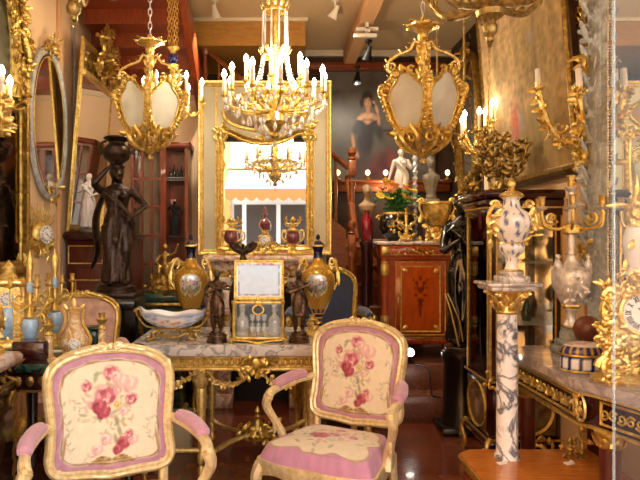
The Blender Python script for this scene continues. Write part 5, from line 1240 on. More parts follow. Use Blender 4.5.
for k, (dx, h) in enumerate(((-.06, .1), (-.03, .13), (0, .09), (.035, .12), (.06, .1))):
    mb = MB(); mb.lathe([(.013, 0), (.014, .005), (.014, h * .6), (.006, h * .75), (.006, h), (0, h)], 8); solo('bottle', mb, 'bottle', 'small dark bottle on the upper shelf of the open bookcase side', 'bottle', (bx + .15 + dx, by - .03, 1.99), 0, 'bottles in the bookcase')
t = thing('figurine', 'small robed figurine with pale raised hand, lower in the open bookcase side', 'figurine', (bx + .13, by - .05, 1.457))
figure('figure', t, .34, 'cloth_dark', ((-.17, 0, .7), (-.08, -.1, .86), (.18, 0, .62), (.1, -.1, .5)), vox=.014)
mb = MB(); mb.at((0, 0, 0), sc=.34); mb.ell((0, -.02, .935), (.048, .056, .066), 10, 7); mb.ell((-.07, -.12, .9), (.03, .022, .045)); 
for k in range(4): mb.tube([(-.085 + k * .014, -.125, .93), (-.09 + k * .016, -.13, 1.0 - abs(k - 1.5) * .012)], .007, 5)
part('face_and_hand', mb, 'skin', t)
# tall dark red cabinet against the left wall
t = thing('cabinet', 'tall dark red cabinet with thin gilt lines under the leaning mirror', 'cabinet', (-1.375, 5.12, 0))
mb = MB(); mb.box((0, .03, .73), (.38, .86, 1.38), ch=.008); mb.box((0, .03, .04), (.42, .9, .08), ch=.01); part('carcass', mb, 'mahogany', t)
mb = MB(); mb.box((0, .03, 1.45), (.43, .94, .06), ch=.018); part('top', mb, 'mahogany_dark', t)
mb = MB(); mb.box((0, -.405, .66), (.32, .02, 1.08), ch=.006); d = part('door', mb, 'mahogany', t); mb = MB(); mb.sweep(rect(.24, .92, 0, .66), fprof(.012, .008), y=-.415); mb.sweep(rect(.35, .13, 0, 1.31), fprof(.008, .006), y=-.4); part('gilt_line', mb, 'gold', d)
CZ = 1.48
t = thing('figurine', 'white porcelain lady figurine on the dark red cabinet, in front of the leaning mirror', 'figurine', (-1.42, 4.79, CZ))
mb = MB(); round_base(mb, .065, .03); part('base', mb, 'bust_grey', t)
figure('figure', t, .42, 'porcelain', ((-.17, 0, .66), (-.05, -.12, .7), (.17, -.02, .64), (.06, -.13, .58)), skirt=1.2, loc=(0, 0, .028))
t = thing('framed_picture', 'small gilt framed picture standing on the dark red cabinet beside the bronze woman', 'picture', (-1.27, 4.9, CZ), .15, rx=math.radians(-8))
mb = MB(); mb.sweep(rect(.16, .2, 0, .115), fprof(.035, .02)); part('frame', mb, 'gold_bright', t)
def litp(u, v):
    c = base(len(u), '#b89a74'); c = dab(c, u, v, .5, .7, .3, .25, '#d9c8a4', 0, .6); c = dab(c, u, v, .5, .3, .2, .2, '#a85c50', 0, .5); return dab(c, u, v, .5, .55, .1, .12, '#d8b090', 0, .5)
mb = MB(); mb.grid(lambda u, v: ((u - .5) * .15, -.003, .02 + v * .19), 20, 24, litp); mb.box((0, .003, .115), (.15, .004, .19)); part('picture', mb, 'painted_canvas', t)
# green marble topped stand, left, and what stands on it
t = thing('side_table', 'dark side table with a green marble top carrying candelabra and the lyre clock', 'table', (-1.05, 3.17, 0))
mb = MB(); mb.box((0, 0, .83), (.66, .58, .04), ch=.008); part('top', mb, 'marble_green', t)
mb = MB(); mb.box((0, 0, .765), (.6, .52, .09)); part('apron', mb, 'mahogany_dark', t)
mb = MB()
for k in range(10): mb.ell((-.26 + k * .058, -.262, .765), (.02, .006, .025), 6, 4)
mb.box((0, -.262, .72), (.6, .008, .01)); part('gilt_mount', mb, 'gold_old', t)
for sx in (-1, 1):
    for sy in (-1, 1): mb = MB(); mb.lathe([(.02, 0), (.028, .03), (.02, .06), (.034, .66), (.04, .72)], 10, (sx * .26, sy * .22, 0)); part('leg', mb, 'mahogany_dark', t)
mb = MB(); mb.box((0, 0, .2), (.54, .46, .025)); part('shelf', mb, 'mahogany_dark', t)
GZ = .85
def blue_candelabrum(label, px, y, s):
    t = thing('candelabrum', label, 'candelabrum', (X(px, y), y, GZ), .3, 'gilt and blue porcelain candelabra'); t.scale = (s,) * 3; rng = random.Random(7)
    mb = MB(); mb.lathe([(.06, 0), (.062, .015), (.04, .03), (.018, .05), (.014, .08)], 16); mb.spray((0, 0, .03), 18, (.1, .1, .03), .04, .012, rng); mb.lathe([(.018, .2), (.03, .21), (.02, .23), (.012, .25), (.016, .32), (.01, .4), (.016, .44), (.02, .5), (.008, .53), (0, .56)], 12)
    for sx in (-1, 1): mb.tube(cr([(sx * .05, 0, .13), (sx * .075, 0, .17), (sx * .06, 0, .22), (sx * .03, 0, .21)], 4), .006, 6)
    part('gilt_stem', mb, 'gold', t)
    mb = MB(); mb.lathe([(.015, .08), (.026, .095), (.042, .14), (.044, .17), (.033, .195), (.018, .2), (0, .2)], 16); part('porcelain_body', mb, 'blue_porcelain', t)
    mb = MB(); mb.lathe([(.014, .33), (.022, .36), (.014, .39)], 12); part('porcelain_knop', mb, 'blue_porcelain', t)
    for k in range(4):
        a = k * PI / 2 + .4; mb = MB(); p = arm_curve(a, .012, .1, .27, .25, .36); mb.tube(p, taper(len(p), .009, .006), 6); mb.scroll((math.cos(a) * .05, math.sin(a) * .05, .3), (math.cos(a), math.sin(a), 0), (0, 0, 1), .025, 1.2, .006); pan(mb, (math.cos(a) * .1, math.sin(a) * .1, .37), .02); mb.lathe([(.011, .37), (.012, .4), (.015, .41), (0, .41)], 8, (math.cos(a) * .1, math.sin(a) * .1, .0)); part('arm', mb, 'gold', t)
plain('blue_porcelain', '#9db9d4', .15, var=.25, vs=30, coat=.4)
blue_candelabrum('gilt candelabrum with pale blue porcelain body, next to the gilt clock with blue panel', 30, 3.06, .94)
blue_candelabrum('gilt candelabrum with pale blue porcelain body, nearer the lyre clock', 55, 3.34, .95)
def marble_candlestick(label, px, y):
    t = thing('candlestick', label, 'candlestick', (X(px, y), y, GZ), 0, 'marble and gilt candlesticks beside the lyre clock')
    mb = MB(); mb.lathe([(.04, 0), (.04, .012), (.022, .02), (.02, .03), (.018, .11), (.014, .12)], 14); part('shaft', mb, 'onyx', t)
    mb = MB(); mb.lathe([(.016, .118), (.022, .125), (.012, .14), (.028, .165), (.03, .17), (.014, .175), (.014, .19), (.02, .2), (0, .2)], 14); part('socket', mb, 'gold', t)
marble_candlestick('cream marble and gilt candlestick between the blue candelabra and the lyre clock', 49, 2.96); marble_candlestick('cream marble and gilt candlestick before the dusky pink armchair back', 102, 3.18)
t = thing('lyre_clock', 'cream onyx lyre-shaped vase clock with a small white dial, above the front armchair', 'clock', (X(75, 3.1), 3.1, GZ))
mb = MB(); mb.lathe([(.065, 0), (.07, .015), (.055, .02)], 20, sq=(1, .6)); mb.lathe([(.05, .02), (.07, .05), (.072, .08), (.05, .12), (.03, .16), (.028, .2), (.038, .23), (0, .23)], 20, sq=(1, .55)); part('body', mb, 'onyx', t)
mb = MB()
for sx in (-1, 1): mb.tube(cr([(sx * .05, -.01, .02), (sx * .082, -.01, .08), (sx * .045, -.01, .16), (sx * .05, -.01, .23)], 5), .007, 6); mb.leaf((sx * .03, -.02, .225), (sx * .7, 0, 1), .04, .01)
mb.leaf((0, -.02, .225), (0, 0, 1), .06, .012); mb.lathe([(.03, .225), (.042, .23), (.03, .24)], 14, sq=(1, .6)); part('gilt_mount', mb, 'gold_pale', t)
dial(t, (.012, -.045, .06), .03)
t = thing('shelf_clock', 'gilt square-cased clock with a pale blue porcelain panel beside the candelabra', 'clock', (X(9, 3.2), 3.2, GZ), .25)
mb = MB(); mb.box((0, 0, .03), (.2, .15, .06), ch=.012); mb.box((0, 0, .2), (.15, .11, .28)); mb.box((0, 0, .355), (.19, .14, .04), ch=.012); mb.lathe([(.05, .375), (.03, .4), (.035, .43), (.015, .45), (0, .47)], 14)
for sx in (-1, 1): mb.lathe([(.016, .06), (.012, .09), (.012, .3), (.018, .335)], 10, (sx * .075, -.06, 0))
part('case', mb, 'gold_bright', t)
mb = MB(); mb.box((0, -.057, .15), (.055, .006, .16), ch=.002); part('porcelain_panel', mb, 'blue_porcelain', t)
dial(t, (0, -.056, .275), .035)
t = thing('trinket_box', 'small dark green marble box between lyre clock and pink armchair', 'box', (X(88, 3.34), 3.34, GZ))
mb = MB(); mb.box((0, 0, .05), (.13, .09, .1), ch=.012); part('body', mb, 'marble_green', t); mb = MB(); mb.box((0, 0, .105), (.14, .1, .014), ch=.004); part('lid', mb, 'marble_green', t)
mb = MB(); mb.box((0, 0, .05), (.16, .11, .1), ch=.01); mb.box((0, 0, .005), (.17, .12, .01)); 
solo('trinket_box', mb, 'mahogany_dark', 'small dark wooden box at the front of the green marble table top', 'box', (X(28, 2.95) + .02, 2.955, GZ))
mb = MB(); mb.slab([(-.05, -.03), (.05, -.03), (.06, .03), (-.04, .03)], 0, .006); solo('paper_card', mb, 'paper', 'pale card lying on the green marble table top behind the lyre clock', 'card', (X(60, 3.2), 3.2, GZ))
# gilt cartel clock on the wall
t = thing('cartel_clock', 'gilt wall clock with spiky sun-ray top below the arched mirror', 'clock', (XL + .06, 4.07, 1.44), PI / 2 - .35); t.scale = (.78,) * 3
rng = random.Random(19); mb = MB(); mb.lathe([(.0, -.16), (.02, -.14), (.05, -.09), (.03, -.06)], 12, sq=(1, .5)); mb.ell((0, -.04, .02), (.11, .05, .12), 16, 9); mb.spray((0, -.06, -.08), 30, (.12, .03, .1), .06, .016, rng)
for k in range(13): a = PI * (.15 + .7 * k / 12); mb.leaf((math.cos(a) * .1, -.03, .04 + math.sin(a) * .1), (math.cos(a), 0, math.sin(a) * 1.3), .1 + .05 * (k % 2), .010)
for sx in (-1, 1): mb.scroll((sx * .1, -.05, -.05), (sx, 0, 0), (0, 0, 1), .05, 1.2, .012)
mb.box((0, .0, .0), (.12, .03, .2)); part('case', mb, 'gold', t); dial(t, (0, -.09, .02), .075)
# commode at the left edge
t = thing('commode', 'dark wooden commode with gilt mounts and pink marble top', 'commode', (-1.375, 2.25, 0))
mb = MB(); mb.box((0, 0, .46), (.44, 1.1, .82), ch=.01); part('carcass', mb, 'mahogany_dark', t); mb = MB(); mb.box((.01, 0, .895), (.47, 1.16, .05), ch=.014); part('marble_top', mb, 'marble_pink', t)
rng = random.Random(23); mb = MB(); mb.box((.221, 0, .8), (.008, 1.06, .012)); mb.box((.221, 0, .12), (.008, 1.06, .012)); mb.box((0, .552, .8), (.42, .008, .012))
for y in (.5, 0, -.5):
    for z in range(8): mb.leaf((.225, y, .16 + z * .075), (.1, 0, 1), .08, .02, nrm=(1, 0, 0))
    mb.scroll((.23, y - .02, .72), (0, 1, 0), (0, 0, 1), .04, 1.2, .012); mb.scroll((.23, y - .02, .17), (0, 1, 0), (0, 0, 1), .04, 1.2, .012)
for y in (.25, -.25): mb.spray((.225, y, .84), 20, (.01, .35, .03), .05, .014, rng, nrm=(1, 0, 0))
part('gilt_mount', mb, 'gold_old', t)
for sy in (-1, 1): mb = MB(); mb.lathe([(.03, 0), (.035, .06), (.03, .1)], 10, (.18, sy * .5, -.0)); mb.lathe([(.03, 0), (.035, .06), (.03, .1)], 10, (-.18, sy * .5, 0)); part('foot', mb, 'gold_old', t)
mb = MB(); mb.lathe([(.05, 0), (.05, .02), (.02, .04), (.03, .1), (.05, .14), (.04, .2), (.02, .22), (.025, .25), (0, .25)], 14); mb.spray((0, 0, .1), 20, (.06, .06, .1), .04, .012, random.Random(1)); solo('ewer', mb, 'gold', 'small gilt ewer standing on the pink marble commode top', 'ewer', (-1.24, 2.76, .92))
# white cardboard box on the floor behind the table
mb = MB(); mb.box((0, 0, .12), (.24, .18, .24), ch=.004); o = solo('cardboard_box', mb, 'cardboard', 'pale cardboard box on the floor under the marble-topped gilt table', 'box', (X(181, 4.6), 4.3, 0))
mb = MB(); mb.box((0, 0, .1), (.3, .24, .2), ch=.004)
# ================================================================= RIGHT BACK CABINET
kx, ky, kz = 1.235, 5.52, .41
t = thing('meuble_cabinet', 'orange-brown marquetry cabinet with white marble top on the raised platform', 'cabinet', (kx, ky, kz))
def marq(u, v):
    n = noise_field(u, v * .4, 12, 2.0); c = base(len(u), '#a8480f') * (1 + .22 * n)[:, None]
    for (a, b, rx, ry) in ((.5, .62, .07, .05), (.42, .72, .05, .03), (.58, .72, .05, .03), (.5, .78, .04, .04), (.4, .55, .05, .02), (.6, .55, .05, .02), (.5, .48, .09, .035), (.5, .42, .06, .05), (.5, .34, .03, .05), (.44, .66, .03, .05), (.56, .66, .03, .05), (.35, .76, .03, .02), (.65, .76, .03, .02), (.5, .28, .02, .04), (.38, .65, .025, .02), (.62, .65, .025, .02)): c = dab(c, u, v, .5 + (a - .5) * 1.25, .5 + (b - .5) * 1.15, rx * 1.35, ry * 1.35, '#4a1606', 0, .5, .8)
    return np.clip(c, 0, 1)
mb = MB(); mb.box((0, 0, .985), (.74, .44, .03), ch=.01); part('marble_top', mb, 'marble_white', t)
mb = MB(); mb.box((0, .01, .52), (.62, .36, .68)); mb.box((0, 0, .915), (.68, .4, .11), ch=.008); mb.box((0, 0, .855), (.66, .38, .02), ch=.005); mb.box((0, 0, .16), (.70, .42, .06), ch=.012); part('carcass', mb, 'wood_cabinet', t)
mb = MB(); mb.box((0, -.175, .515), (.42, .025, .62), ch=.004); d = part('door', mb, 'wood_cabinet', t)
mb = MB(); mb.grid(lambda u, v: ((u - .5) * .32, -.19, .24 + v * .54), 50, 70, marq); part('marquetry_panel', mb, 'marquetry', d)
mb = MB(); mb.sweep(rect(.33, .55, 0, .51), fprof(.012, .008), y=-.188); mb.sweep(rect(.42, .62, 0, .515), fprof(.008, .006), y=-.186); mb.box((-.19, -.195, .5), (.012, .01, .05))
for sx in (-1, 1):
    for sz in (-1, 1): mb.leaf((sx * .15, -.195, .51 + sz * .26), (-sx, 0, -sz), .05, .018)
part('gilt_moulding', mb, 'gold', d)
for sx in (-1, 1):
    mb = MB(); mb.lathe([(.03, .19), (.034, .21), (.026, .25), (.028, .8), (.034, .83), (.034, .85)], 16, (sx * .3, -.17, 0)); c = part('corner_column', mb, 'wood_cabinet', t)
    mb = MB()
    for z in (.2, .28, .72, .82): mb.lathe([(.031, z - .012), (.036, z), (.031, z + .012)], 14, (sx * .3, -.17, 0))
    for k in range(6): a = -PI * k / 5; mb.leaf((sx * .3 + .032 * math.cos(a), -.17 + .032 * math.sin(a), .3), (0, 0, 1), .07, .012, nrm=(math.cos(a), math.sin(a), 0)); mb.leaf((sx * .3 + .032 * math.cos(a), -.17 + .032 * math.sin(a), .72), (0, 0, 1), .09, .012, nrm=(math.cos(a), math.sin(a), 0))
    mb.box((sx * .3, -.203, .915), (.06, .012, .08), ch=.003); part('gilt_collar', mb, 'gold', c)
    for sy in (-1, 1): mb = MB(); mb.lathe([(.018, 0), (.03, .03), (.02, .06), (.034, .1), (.03, .13)], 12, (sx * .3, sy * .17 - .0, 0)); part('foot', mb, 'wood_cabinet', t)
mb = MB(); mb.sweep(rect(.5, .06, 0, .915), fprof(.008, .006), y=-.2); mb.spray((0, -.205, .915), 30, (.22, .005, .02), .035, .008, random.Random(3)); mb.box((0, -.21, .185), (.66, .008, .012)); part('frieze_mount', mb, 'gold_old', t)
KZ = 1.41
# planter with flowers
fx, fy = X(397, 5.46), 5.46
t = thing('planter', 'dark lacquered round planter with gilt rim holding the flowers', 'planter', (fx, fy, KZ))
mb = MB(); mb.lathe([(.08, 0), (.085, .015), (.12, .05), (.155, .12), (.15, .19), (.13, .235), (.12, .235), (.11, .22), (0, .22)], 28, sq=(1, .68)); part('bowl', mb, 'black_lacquer', t)
mb = MB(); mb.lathe([(.128, .225), (.142, .232), (.142, .25), (.125, .252), (.122, .235), (.128, .225)], 28, sq=(1, .68)); mb.spray((0, -.105, .12), 30, (.1, .006, .08), .04, .01, random.Random(8))
for sx in (-1, 1): mb.scroll((sx * .15, 0, .2), (sx, 0, 0), (0, 0, 1), .03, 1.2, .009)
part('gilt_rim', mb, 'gold', t)
rng = random.Random(77)
def flower(label, mat, loc, s):
    t = thing('flower', label, 'flower', loc, rng.uniform(0, 3), 'flowers in the lacquered planter', rx=rng.uniform(-.2, .9)); t.rotation_euler[0] = rng.uniform(.2, .9)
    for k in range(7):
        a = k * 2 * PI / 7; mb = MB(); mb.leaf((math.cos(a) * .006, math.sin(a) * .006, 0), (math.cos(a), math.sin(a), .55), s, s * .36, .25, nrm=(0, 0, 1)); part('petal', mb, mat, t)
    mb = MB(); mb.ell((0, 0, .008), s * .3); part('centre', mb, 'petal_yellow', t)
    mb = MB(); mb.tube([(0, 0, 0), (0, .01, -.05), (0, .03, -.1)], .004, 5); part('stem', mb, 'leaf_green', t)
for i, (px, py_, c) in enumerate(((386, 183, 'yellow'), (392, 193, 'orange'), (398, 190, 'orange'), (405, 189, 'orange'), (382, 190, 'red'), (402, 197, 'yellow'), (412, 192, 'yellow'), (395, 186, 'orange'), (388, 200, 'yellow'), (410, 200, 'orange'), (379, 197, 'yellow'))):
    flower({'yellow': 'yellow', 'orange': 'orange', 'red': 'red'}[c] + ' flower in the bouquet in the dark planter', 'petal_' + c, (X(px, 5.4), 5.40 + .03 * math.sin(i * 3), Z(py_, 5.4)), .042)
mb = MB()
for k in range(130):
    a = rng.uniform(0, 2 * PI); r = abs(rng.gauss(0, .07)); p = (math.cos(a) * r, math.sin(a) * r * .8, .26 + rng.uniform(0, .17) * (1 - r)); mb.leaf(p, (math.cos(a) + rng.uniform(-.5, .5), math.sin(a), rng.uniform(-.2, 1)), .06, .02, .15, nrm=(0, -.5, 1))
for k in range(14): a = k * .45; mb.tube([(0, 0, .22), (math.cos(a) * .1, math.sin(a) * .07, .26 + .2 * (k % 3) / 3)], .004, 5)
o = solo('flower_foliage', mb, 'leaf_green', 'mass of green leaves in the dark lacquered planter', 'foliage', (fx, fy, KZ)); o['kind'] = 'stuff'
t = thing('statue', 'white marble woman standing behind the flowers on the cabinet', 'statue', (X(401, 5.66), 5.66, KZ))
mb = MB(); mb.box((0, 0, .15), (.14, .12, .3), ch=.008); mb.box((0, 0, .315), (.17, .15, .03), ch=.006); part('plinth', mb, 'marble_grey', t)
figure('figure', t, .5, 'statue_white', ((-.15, .0, .62), (-.2, -.05, .44), (.16, -.02, .64), (.06, -.13, .7)), skirt=.95, vox=.009, loc=(0, 0, .33), rot=-.1)
t = thing('bust', 'grey stone figure on a plinth behind the gilt urn', 'bust', (X(431, 5.66), 5.66, KZ))
mb = MB(); mb.box((0, 0, .19), (.13, .11, .38), ch=.008); part('plinth', mb, 'bust_grey', t)
mb = MB(); mb.at((0, 0, .38), sc=.42); mb.lathe([(.12, 0), (.13, .03), (.1, .1), (.14, .3), (.2, .42), (.19, .5), (.09, .57), (.065, .62), (.06, .68)], 18, sq=(1, .6), fold=lambda r, a, z: r * (1 + (.08 * math.sin(8 * a) if z < .45 else 0))); mb.ell((0, -.02, .78), (.085, .1, .12), 12, 8); mb.ell((0, .03, .82), (.1, .1, .11), 10, 7); mb.ell((0, -.12, .77), (.018, .03, .03)); o = part('figure', mb, 'bust_grey', t); remesh(o, .007, 2)
t = thing('crystal_lamp', 'tall cut crystal column lamp between the white statue and the grey figure', 'lamp', (X(415, 5.64), 5.64, KZ))
mb = MB(); mb.lathe([(.04, 0), (.045, .02), (.02, .04)] + [(.012 + .016 * (k % 2), .05 + k * .03) for k in range(24)] + [(.012, .78)], 10); part('column', mb, 'crystal', t); mb = MB(); mb.lathe([(.02, .78), (.03, .79), (.012, .82), (0, .83)], 10); part('cap', mb, 'silver', t)
t = thing('urn', 'gilt bowl-shaped urn with scroll handles on the cabinet, next to the flower planter', 'urn', (X(437, 5.36), 5.36, KZ))
mb = MB(); mb.lathe([(.08, 0), (.085, .02), (.07, .035), (.075, .05), (.04, .08), (.028, .11), (.04, .13)], 20, fold=lambda r, a, z: r * (1 + .07 * math.sin(4 * a))); rng = random.Random(3); mb.spray((0, 0, .06), 50, (.14, .14, .06), .06, .02, rng)
for sx in (-1, 1): mb.tube(cr([(sx * .09, 0, .18), (sx * .14, 0, .25), (sx * .15, 0, .32), (sx * .12, 0, .345), (sx * .115, 0, .31)], 5), .012, 7); mb.scroll((sx * .13, 0, .335), (sx, 0, 0), (0, 0, 1), .035, 1.2, .012); mb.leaf((sx * .13, 0, .23), (sx * .3, -.2, -1), .08, .02)
mb.lathe([(.118, .31), (.132, .315), (.132, .335), (.118, .335), (.115, .32)], 24); part('gilt_mount', mb, 'gold_bright', t)
mb = MB(); mb.lathe([(.03, .125), (.07, .15), (.1, .2), (.115, .27), (.122, .32), (.115, .32), (.105, .26), (.06, .17), (0, .15)], 24, fold=lambda r, a, z: r * (1 + .03 * math.sin(12 * a))); part('bowl', mb, 'gold', t)
t = thing('candelabrum', 'small gilt two-branch candelabrum in front of the dark planter', 'candelabrum', (X(407, 5.3), 5.335, KZ))
mb = MB(); mb.lathe([(.05, 0), (.055, .015), (.03, .03), (.012, .05), (.02, .09), (.01, .13), (.016, .2), (.01, .26), (.018, .28), (0, .28)], 14); mb.spray((0, 0, .035), 40, (.06, .03, .03), .035, .011, rng); part('stem', mb, 'gold_bright', t)
for sx in (-1, 1): mb = MB(); mb.tube(cr([(0, 0, .14), (sx * .04, 0, .13), (sx * .075, 0, .17), (sx * .07, 0, .21)], 4), .008, 6); pan(mb, (sx * .07, 0, .215), .02); mb.leaf((sx * .03, -.01, .14), (sx, 0, .5), .05, .014); part('arm', mb, 'gold_bright', t)
# behind and beside the stair
t = thing('pedestal', 'dark round plant stand on the platform holding the deep red vase', 'pedestal', (X(366, 5.58), 5.58, .41))
mb = MB(); mb.lathe([(.064, 0), (.064, .03), (.04, .07), (.03, .5), (.035, .9), (.06, .98), (.06, 1.0)], 18); part('shaft', mb, 'mahogany_dark', t)
t = thing('vase', 'deep red glazed vase between the stair newel and the flower planter', 'vase', (X(367, 5.58), 5.58, 1.41))
mb = MB(); mb.lathe([(.03, 0), (.035, .01), (.05, .1), (.055, .16), (.045, .21), (.022, .24), (.02, .26), (.026, .27), (0, .26)], 18); part('body', mb, 'red_glaze', t)
t = thing('bust', 'small beige bust behind the deep red vase', 'bust', (X(367, 6.05), 6.05, .41 + .19 * 2))
mb = MB(); mb.box((0, 0, .42), (.1, .1, .84), ch=.01); part('plinth', mb, 'wood_dark', t)
mb = MB(); mb.at((0, 0, .84), sc=.5); mb.lathe([(.08, 0), (.09, .03), (.07, .06), (.15, .16), (.17, .25), (.08, .32), (.06, .36), (.06, .42)], 16, sq=(1, .65)); mb.ell((0, -.02, .52), (.085, .1, .12), 12, 8); mb.ell((0, .03, .56), (.095, .095, .1), 10, 7); mb.ell((0, -.12, .51), (.018, .03, .03)); o = part('head', mb, 'beige_clay', t); remesh(o, .008, 2)
for k, (px, Yb, zz, m, w) in enumerate(((367, 5.87, .60, 'black_lacquer', 'dark glazed ball on the lowest wooden stair, under the red vase'), (374, 5.87, .60, 'gold_old', 'gilt ball on the lowest wooden stair, beside the cabinet'))):
    mb = MB(); mb.ell((0, 0, .06), .06, 14, 10); mb.lathe([(.035, 0), (.035, .012), (.02, .015)], 12); solo('ball_ornament', mb, m, w, 'ornament', (X(px, Yb), Yb, zz))
# small floor spotlight glowing on the step
t = thing('floor_spotlight', 'small glowing spotlight standing on the granite platform beneath the marquetry cabinet', 'spotlight', (X(409, 5.18), 5.16, .41))
mb = MB(); mb.lathe([(.035, 0), (.035, .01), (.008, .015), (.008, .06)], 12); mb.at((0, 0, .08), rx=1.1); mb.lathe([(.0, -.05), (.025, -.045), (.04, .02), (.042, .03), (.036, .03), (.03, .01), (0, .01)], 16); part('body', mb, 'iron', t)
mb = MB(); mb.at((0, 0, .08), rx=1.1); mb.lathe([(.035, .012), (.034, .026), (0, .03)], 16); part('lens', mb, 'bulb_white', t)
mb = MB(); p = cr([(0, 0, .415), (.03, -.04, .418), (.06, -.12, .415), (.075, -.17, .39), (.08, -.175, .3), (.09, -.18, .22), (.11, -.2, .2125), (.15, -.22, .211)], 4); mb.tube(p, .006, 6); solo('electric_cord', mb, 'iron', 'black electric cord hanging over the granite step edge', 'cord', (X(414, 5.1), 5.05, 0))

# ================================================================= VITRINE
vx, vy = 1.53, 4.06
t = thing('vitrine', 'mahogany glass vitrine with gilt edges and painted lower panels, behind the marble column', 'vitrine', (vx, vy, 0))
vw, vd, vh = .44, .46, 1.70
mb = MB(); mb.box((0, 0, vh - .05), (vw + .06, vd + .06, .05), ch=.014); mb.box((0, 0, vh - .0), (vw + .1, vd + .1, .05), ch=.02); mb.box((0, 0, vh - .1), (vw + .02, vd + .02, .06), ch=.006); part('cornice', mb, 'mahogany_dark', t)
mb = MB(); mb.box((0, 0, .36), (vw, vd, .36), ch=.02); mb.box((0, 0, .17), (vw + .04, vd + .04, .04), ch=.012); mb.box((0, 0, .55), (vw + .03, vd + .03, .03), ch=.01)
for sx in (-1, 1):
    for sy in (-1, 1): mb.box((sx * (vw / 2 - .02), sy * (vd / 2 - .02), 1.1), (.04, .04, 1.1))
part('carcass', mb, 'mahogany_dark', t)
mb = MB(); mb.box((vw / 2 - .01, 0, 1.1), (.012, vd - .08, 1.06)); mb.box((0, vd / 2 - .01, 1.1), (vw - .08, .012, 1.06)); part('lining', mb, 'mirror_old', t)
for k in range(2): mb = MB(); mb.box((0, 0, .9 + k * .38), (vw - .06, vd - .06, .008)); part('shelf', mb, 'glass_clear', t)
for nm, c, dd in (('glass_side', (0, -vd / 2 + .005, 1.1), (vw - .08, .005, 1.06)), ('glass_door', (-vw / 2 + .005, 0, 1.1), (.005, vd - .08, 1.06))): mb = MB(); mb.box(c, dd); part(nm, mb, 'glass', t)
rng = random.Random(51); mb = MB()
for sx in (-1, 1):
    mb.box((sx * (vw / 2 - .002), -vd / 2 - .002, 1.1), (.012, .012, 1.08)); mb.box((-vw / 2 - .002, sx * (vd / 2 - .03), 1.1), (.01, .012, 1.08)); mb.box((sx * (vw / 2 - .04), -vd / 2 - .004, 1.1), (.008, .008, 1.06))
    for sy in (-1, 1):
        p = cr([(sx * vw / 2, sy * vd / 2, .2), (sx * (vw / 2 + .03), sy * (vd / 2 + .03), .16), (sx * (vw / 2 + .01), sy * (vd / 2 + .01), .06), (sx * (vw / 2 + .025), sy * (vd / 2 + .025), 0)], 4); mb.tube(p, taper(len(p), .02, .012, .018), 7)
    mb.spray((sx * vw / 2, -vd / 2, .56), 10, (.03, .03, .06), .04, .011, rng)
for z in (.2, .555, 1.62): mb.box((0, -vd / 2 - .012, z), (vw, .01, .012)); mb.box((-vw / 2 - .012, 0, z), (.01, vd, .012))
mb.spray((-.0, -vd / 2 - .015, .18), 24, (.3, .01, .03), .045, .012, rng)
part('gilt_mount', mb, 'gold', t)
def vpan(u, v):
    c = base(len(u), '#5a3a1c'); n = noise_field(u, v, 5, 8.0); c = mixc(c, np.clip(n + .4, 0, 1), lin('#7d6a44')); c = dab(c, u, v, .5, .4, .16, .25, '#b08a70', 0, .6); c = dab(c, u, v, .62, .45, .1, .2, '#6a7488', 0, .6); return np.clip(c, 0, 1)
for k, (M_, w) in enumerate(((Matrix.Translation((0, -vd / 2 - .006, .37)), .36), (Matrix.Translation((-vw / 2 - .006, 0, .37)) @ Matrix.Rotation(-PI / 2, 4, 'Z'), .38))):
    mb = MB(); mb.M = M_; mb.grid(lambda u, v: ((u - .5) * w, 0, (v - .5) * .28), 24, 24, vpan); pp_ = part('painted_panel', mb, 'marquetry', t); mb = MB(); mb.M = M_; mb.sweep(oval(w * .9, .28), fprof(.016, .01)); part('panel_frame', mb, 'gold', pp_)
items = [('silver', 'small silver cup', [(.025, 0), (.025, .01), (.008, .03), (.03, .07), (.032, .12), (0, .11)]), ('painted', 'small blue porcelain vase', [(.02, 0), (.03, .03), (.04, .08), (.02, .13), (.025, .16), (0, .16)]), ('gold', 'small gilt covered goblet', [(.03, 0), (.008, .02), (.01, .07), (.035, .1), (.035, .15), (.01, .19), (0, .2)]), ('g', 'small green glass flask', [(.025, 0), (.035, .05), (.02, .1), (.01, .13), (.012, .17), (0, .17)])]
for i, (sz, dx, dy, k) in enumerate(((.575, -.08, -.05, 0), (.575, .06, -.1, 1), (.904, -.06, -.06, 2), (.904, .08, -.04, 3), (1.284, -.07, -.08, 1), (1.284, .07, -.06, 2))):
    m = {'painted': 'blue_porcelain', 'g': 'marble_green'}.get(items[k][0], items[k][0]); mb = MB(); mb.lathe(items[k][2], 14); sh = ['bottom', 'bottom', 'middle', 'middle', 'top', 'top'][i]
    solo('vitrine_ornament', mb, m, '%s on the %s shelf inside the glass vitrine' % (items[k][1], sh), 'ornament', (vx + dx, vy + dy, sz), 0, 'ornaments inside the vitrine')
VZ = 1.725
t = thing('candelabrum', 'many-branched old brass candelabrum with leaves, on top of the vitrine', 'candelabrum', (1.46, 4.05, VZ)); rng = random.Random(61)
mb = MB(); mb.lathe([(.06, 0), (.065, .015), (.03, .03), (.015, .06), (.012, .3), (0, .34)], 14); mb.spray((0, 0, .24), 170, (.15, .11, .16), .055, .016, rng); part('leafy_stem', mb, 'brass', t)
for k in range(8):
    a = k * PI / 4 + .2; r = .15; z = .24 + .07 * (k % 2); mb = MB(); p = arm_curve(a, .01, r, .12, .12, z); mb.tube(p, .006, 6); pan(mb, (math.cos(a) * r, math.sin(a) * r, z), .02)
    for i in range(3, len(p), 3): mb.leaf(p[i], (rng.uniform(-1, 1), rng.uniform(-1, 1), .6), .05, .014)
    part('branch', mb, 'brass', t)
t = thing('bronze_ornament', 'curling gilt leaf ornament at the far corner of the vitrine top', 'ornament', (X(476, 4.2), 4.18, VZ))
